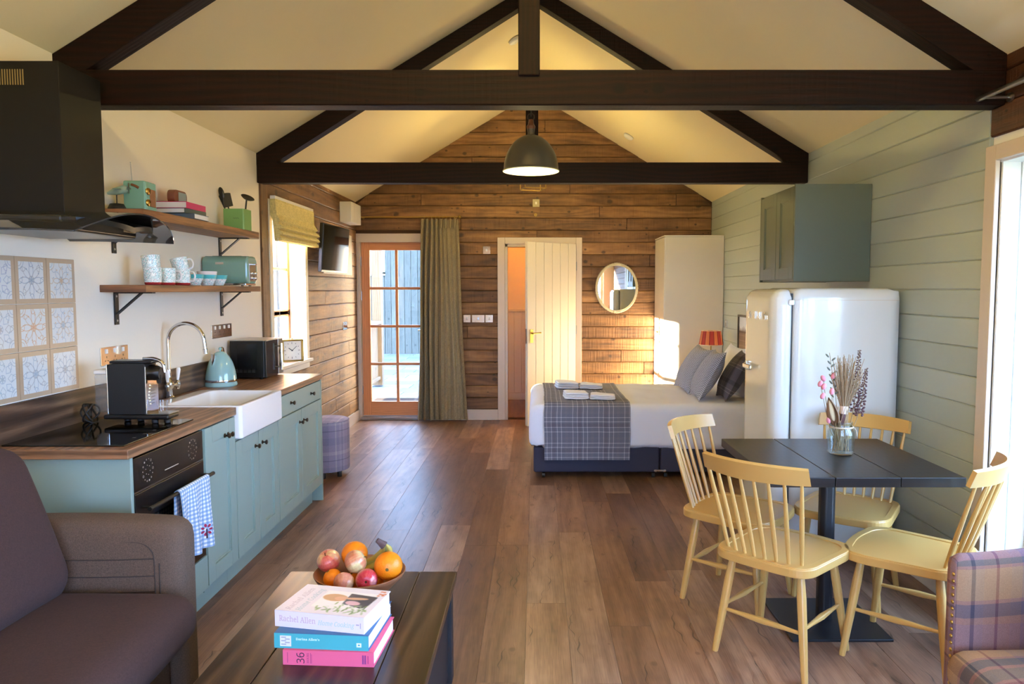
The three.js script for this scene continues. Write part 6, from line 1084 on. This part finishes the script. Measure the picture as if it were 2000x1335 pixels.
  for (let k = 0; k < 3; k++) { const o = k * 0.018, crv = new THREE.CatmullRomCurve3([V(-0.03 + o, 0.075, -0.105 + o), V(0.03 + o, 0.1, -0.095 + o * 0.6), V(0.075 + o * 0.5, 0.15, -0.06), V(0.078 + o * 0.2, 0.178, -0.04)]), N = 20, R = 8, P = []; const fr = crv.computeFrenetFrames(N); const g = sheet((u, v) => { const i = Math.round(v * N), p = crv.getPointAt(i / N), a = u * 6.2832, r = 0.0155 * Math.pow(Math.sin(Math.PI * clamp(0.06 + 0.86 * i / N, 0, 1)), 0.4) * (i > 15 ? 1 - (i - 15) * 0.12 : 1); return [p.x + r * (Math.cos(a) * fr.normals[i].x + Math.sin(a) * fr.binormals[i].x), p.y + r * (Math.cos(a) * fr.normals[i].y + Math.sin(a) * fr.binormals[i].y), p.z + r * (Math.cos(a) * fr.normals[i].z + Math.sin(a) * fr.binormals[i].z)]; }, R * 2, N); void P; part(bn, 'banana', g, k === 1 ? gm2 : bm); }
  part(bn, 'stalk_end', rod(V(0.08, 0.172, -0.042), V(0.055, 0.195, -0.035), [[0, 0.016], [0.6, 0.011], [1, 0.009]], 10), std({ color: '#5b4a4c', roughness: 0.9 }));
}
{ // tartan armchair
  const tx = plaid(512, 0.42, 0xa07a70, [[0.12, 0.16, 0x5c3c46, 0.7], [0.32, 0.03, 0x3d3040, 0.8], [0.5, 0.2, 0xb07c62, 0.6], [0.5, 0.02, 0x6a3038, 0.8], [0.78, 0.2, 0x7c6a86, 0.7], [0.93, 0.02, 0x3d3040, 0.7]], [[0.1, 0.2, 0x86708a, 0.7], [0.3, 0.1, 0x46506a, 0.85], [0.5, 0.24, 0xc4a468, 0.85], [0.7, 0.1, 0x3f5a62, 0.85], [0.86, 0.14, 0x4a6e64, 0.6], [0.98, 0.03, 0x6a3038, 0.6]], 0.2);
  const m = std({ map: tx, roughness: 1 }), a = thing('tartan_armchair', 'purple and ochre tartan armchair with studded arm at the right edge', 'armchair');
  const Fx = 1.305, Bx = 1.985, z0 = -2.335, z1 = -1.685;
  for (const [za, zb] of [[z0, -2.265], [-1.755, z1]]) { const L = Bx - Fx; part(a, 'arm', soft(L, 0.6, Math.abs(zb - za), [0.02, 0.045, 0.033], 22, 18, 8, (p) => { p.y += p.y > 0.1 ? 0.09 * Math.pow(clamp((p.x + L / 2) / L, 0, 1), 1.6) : 0; }), m, [(Fx + Bx) / 2, 0.392, (za + zb) / 2]); }
  part(a, 'seat_base', bc(Fx + 0.0, Bx - 0.05, 0.09, 0.28, -2.27, -1.75, 0.02), m);
  part(a, 'seat_cushion', soft(0.6, 0.14, 0.515, [0.06, 0.06, 0.06], 22, 8, 22, (p) => { p.y += p.y > 0 ? 0.02 * Math.max(0, (1 - Math.pow(p.x / 0.3, 2)) * (1 - Math.pow(p.z / 0.26, 2))) : 0; }), m, [1.565, 0.345, -2.01]);
  part(a, 'backrest', soft(0.16, 0.66, 0.78, [0.06, 0.08, 0.06], 10, 18, 20), m, [1.88, 0.66, -2.01], [0, 0, -0.12]);
  const sg = new THREE.SphereGeometry(0.0065, 8, 6); for (let k = 0; k < 22; k++) part(a, 'brass_stud', sg, M.brass, [Fx + 0.004, 0.17 + k * 0.022, -2.285]);
  for (const x of [Fx + 0.06, Bx - 0.08]) for (const z of [z0 + 0.06, z1 - 0.06]) part(a, 'leg', rod(V(x, 0, z), V(x, 0.1, z), [[0, 0.014], [1, 0.024]], 12), M.blackMatt);
}
renderer.render(scene, camera);
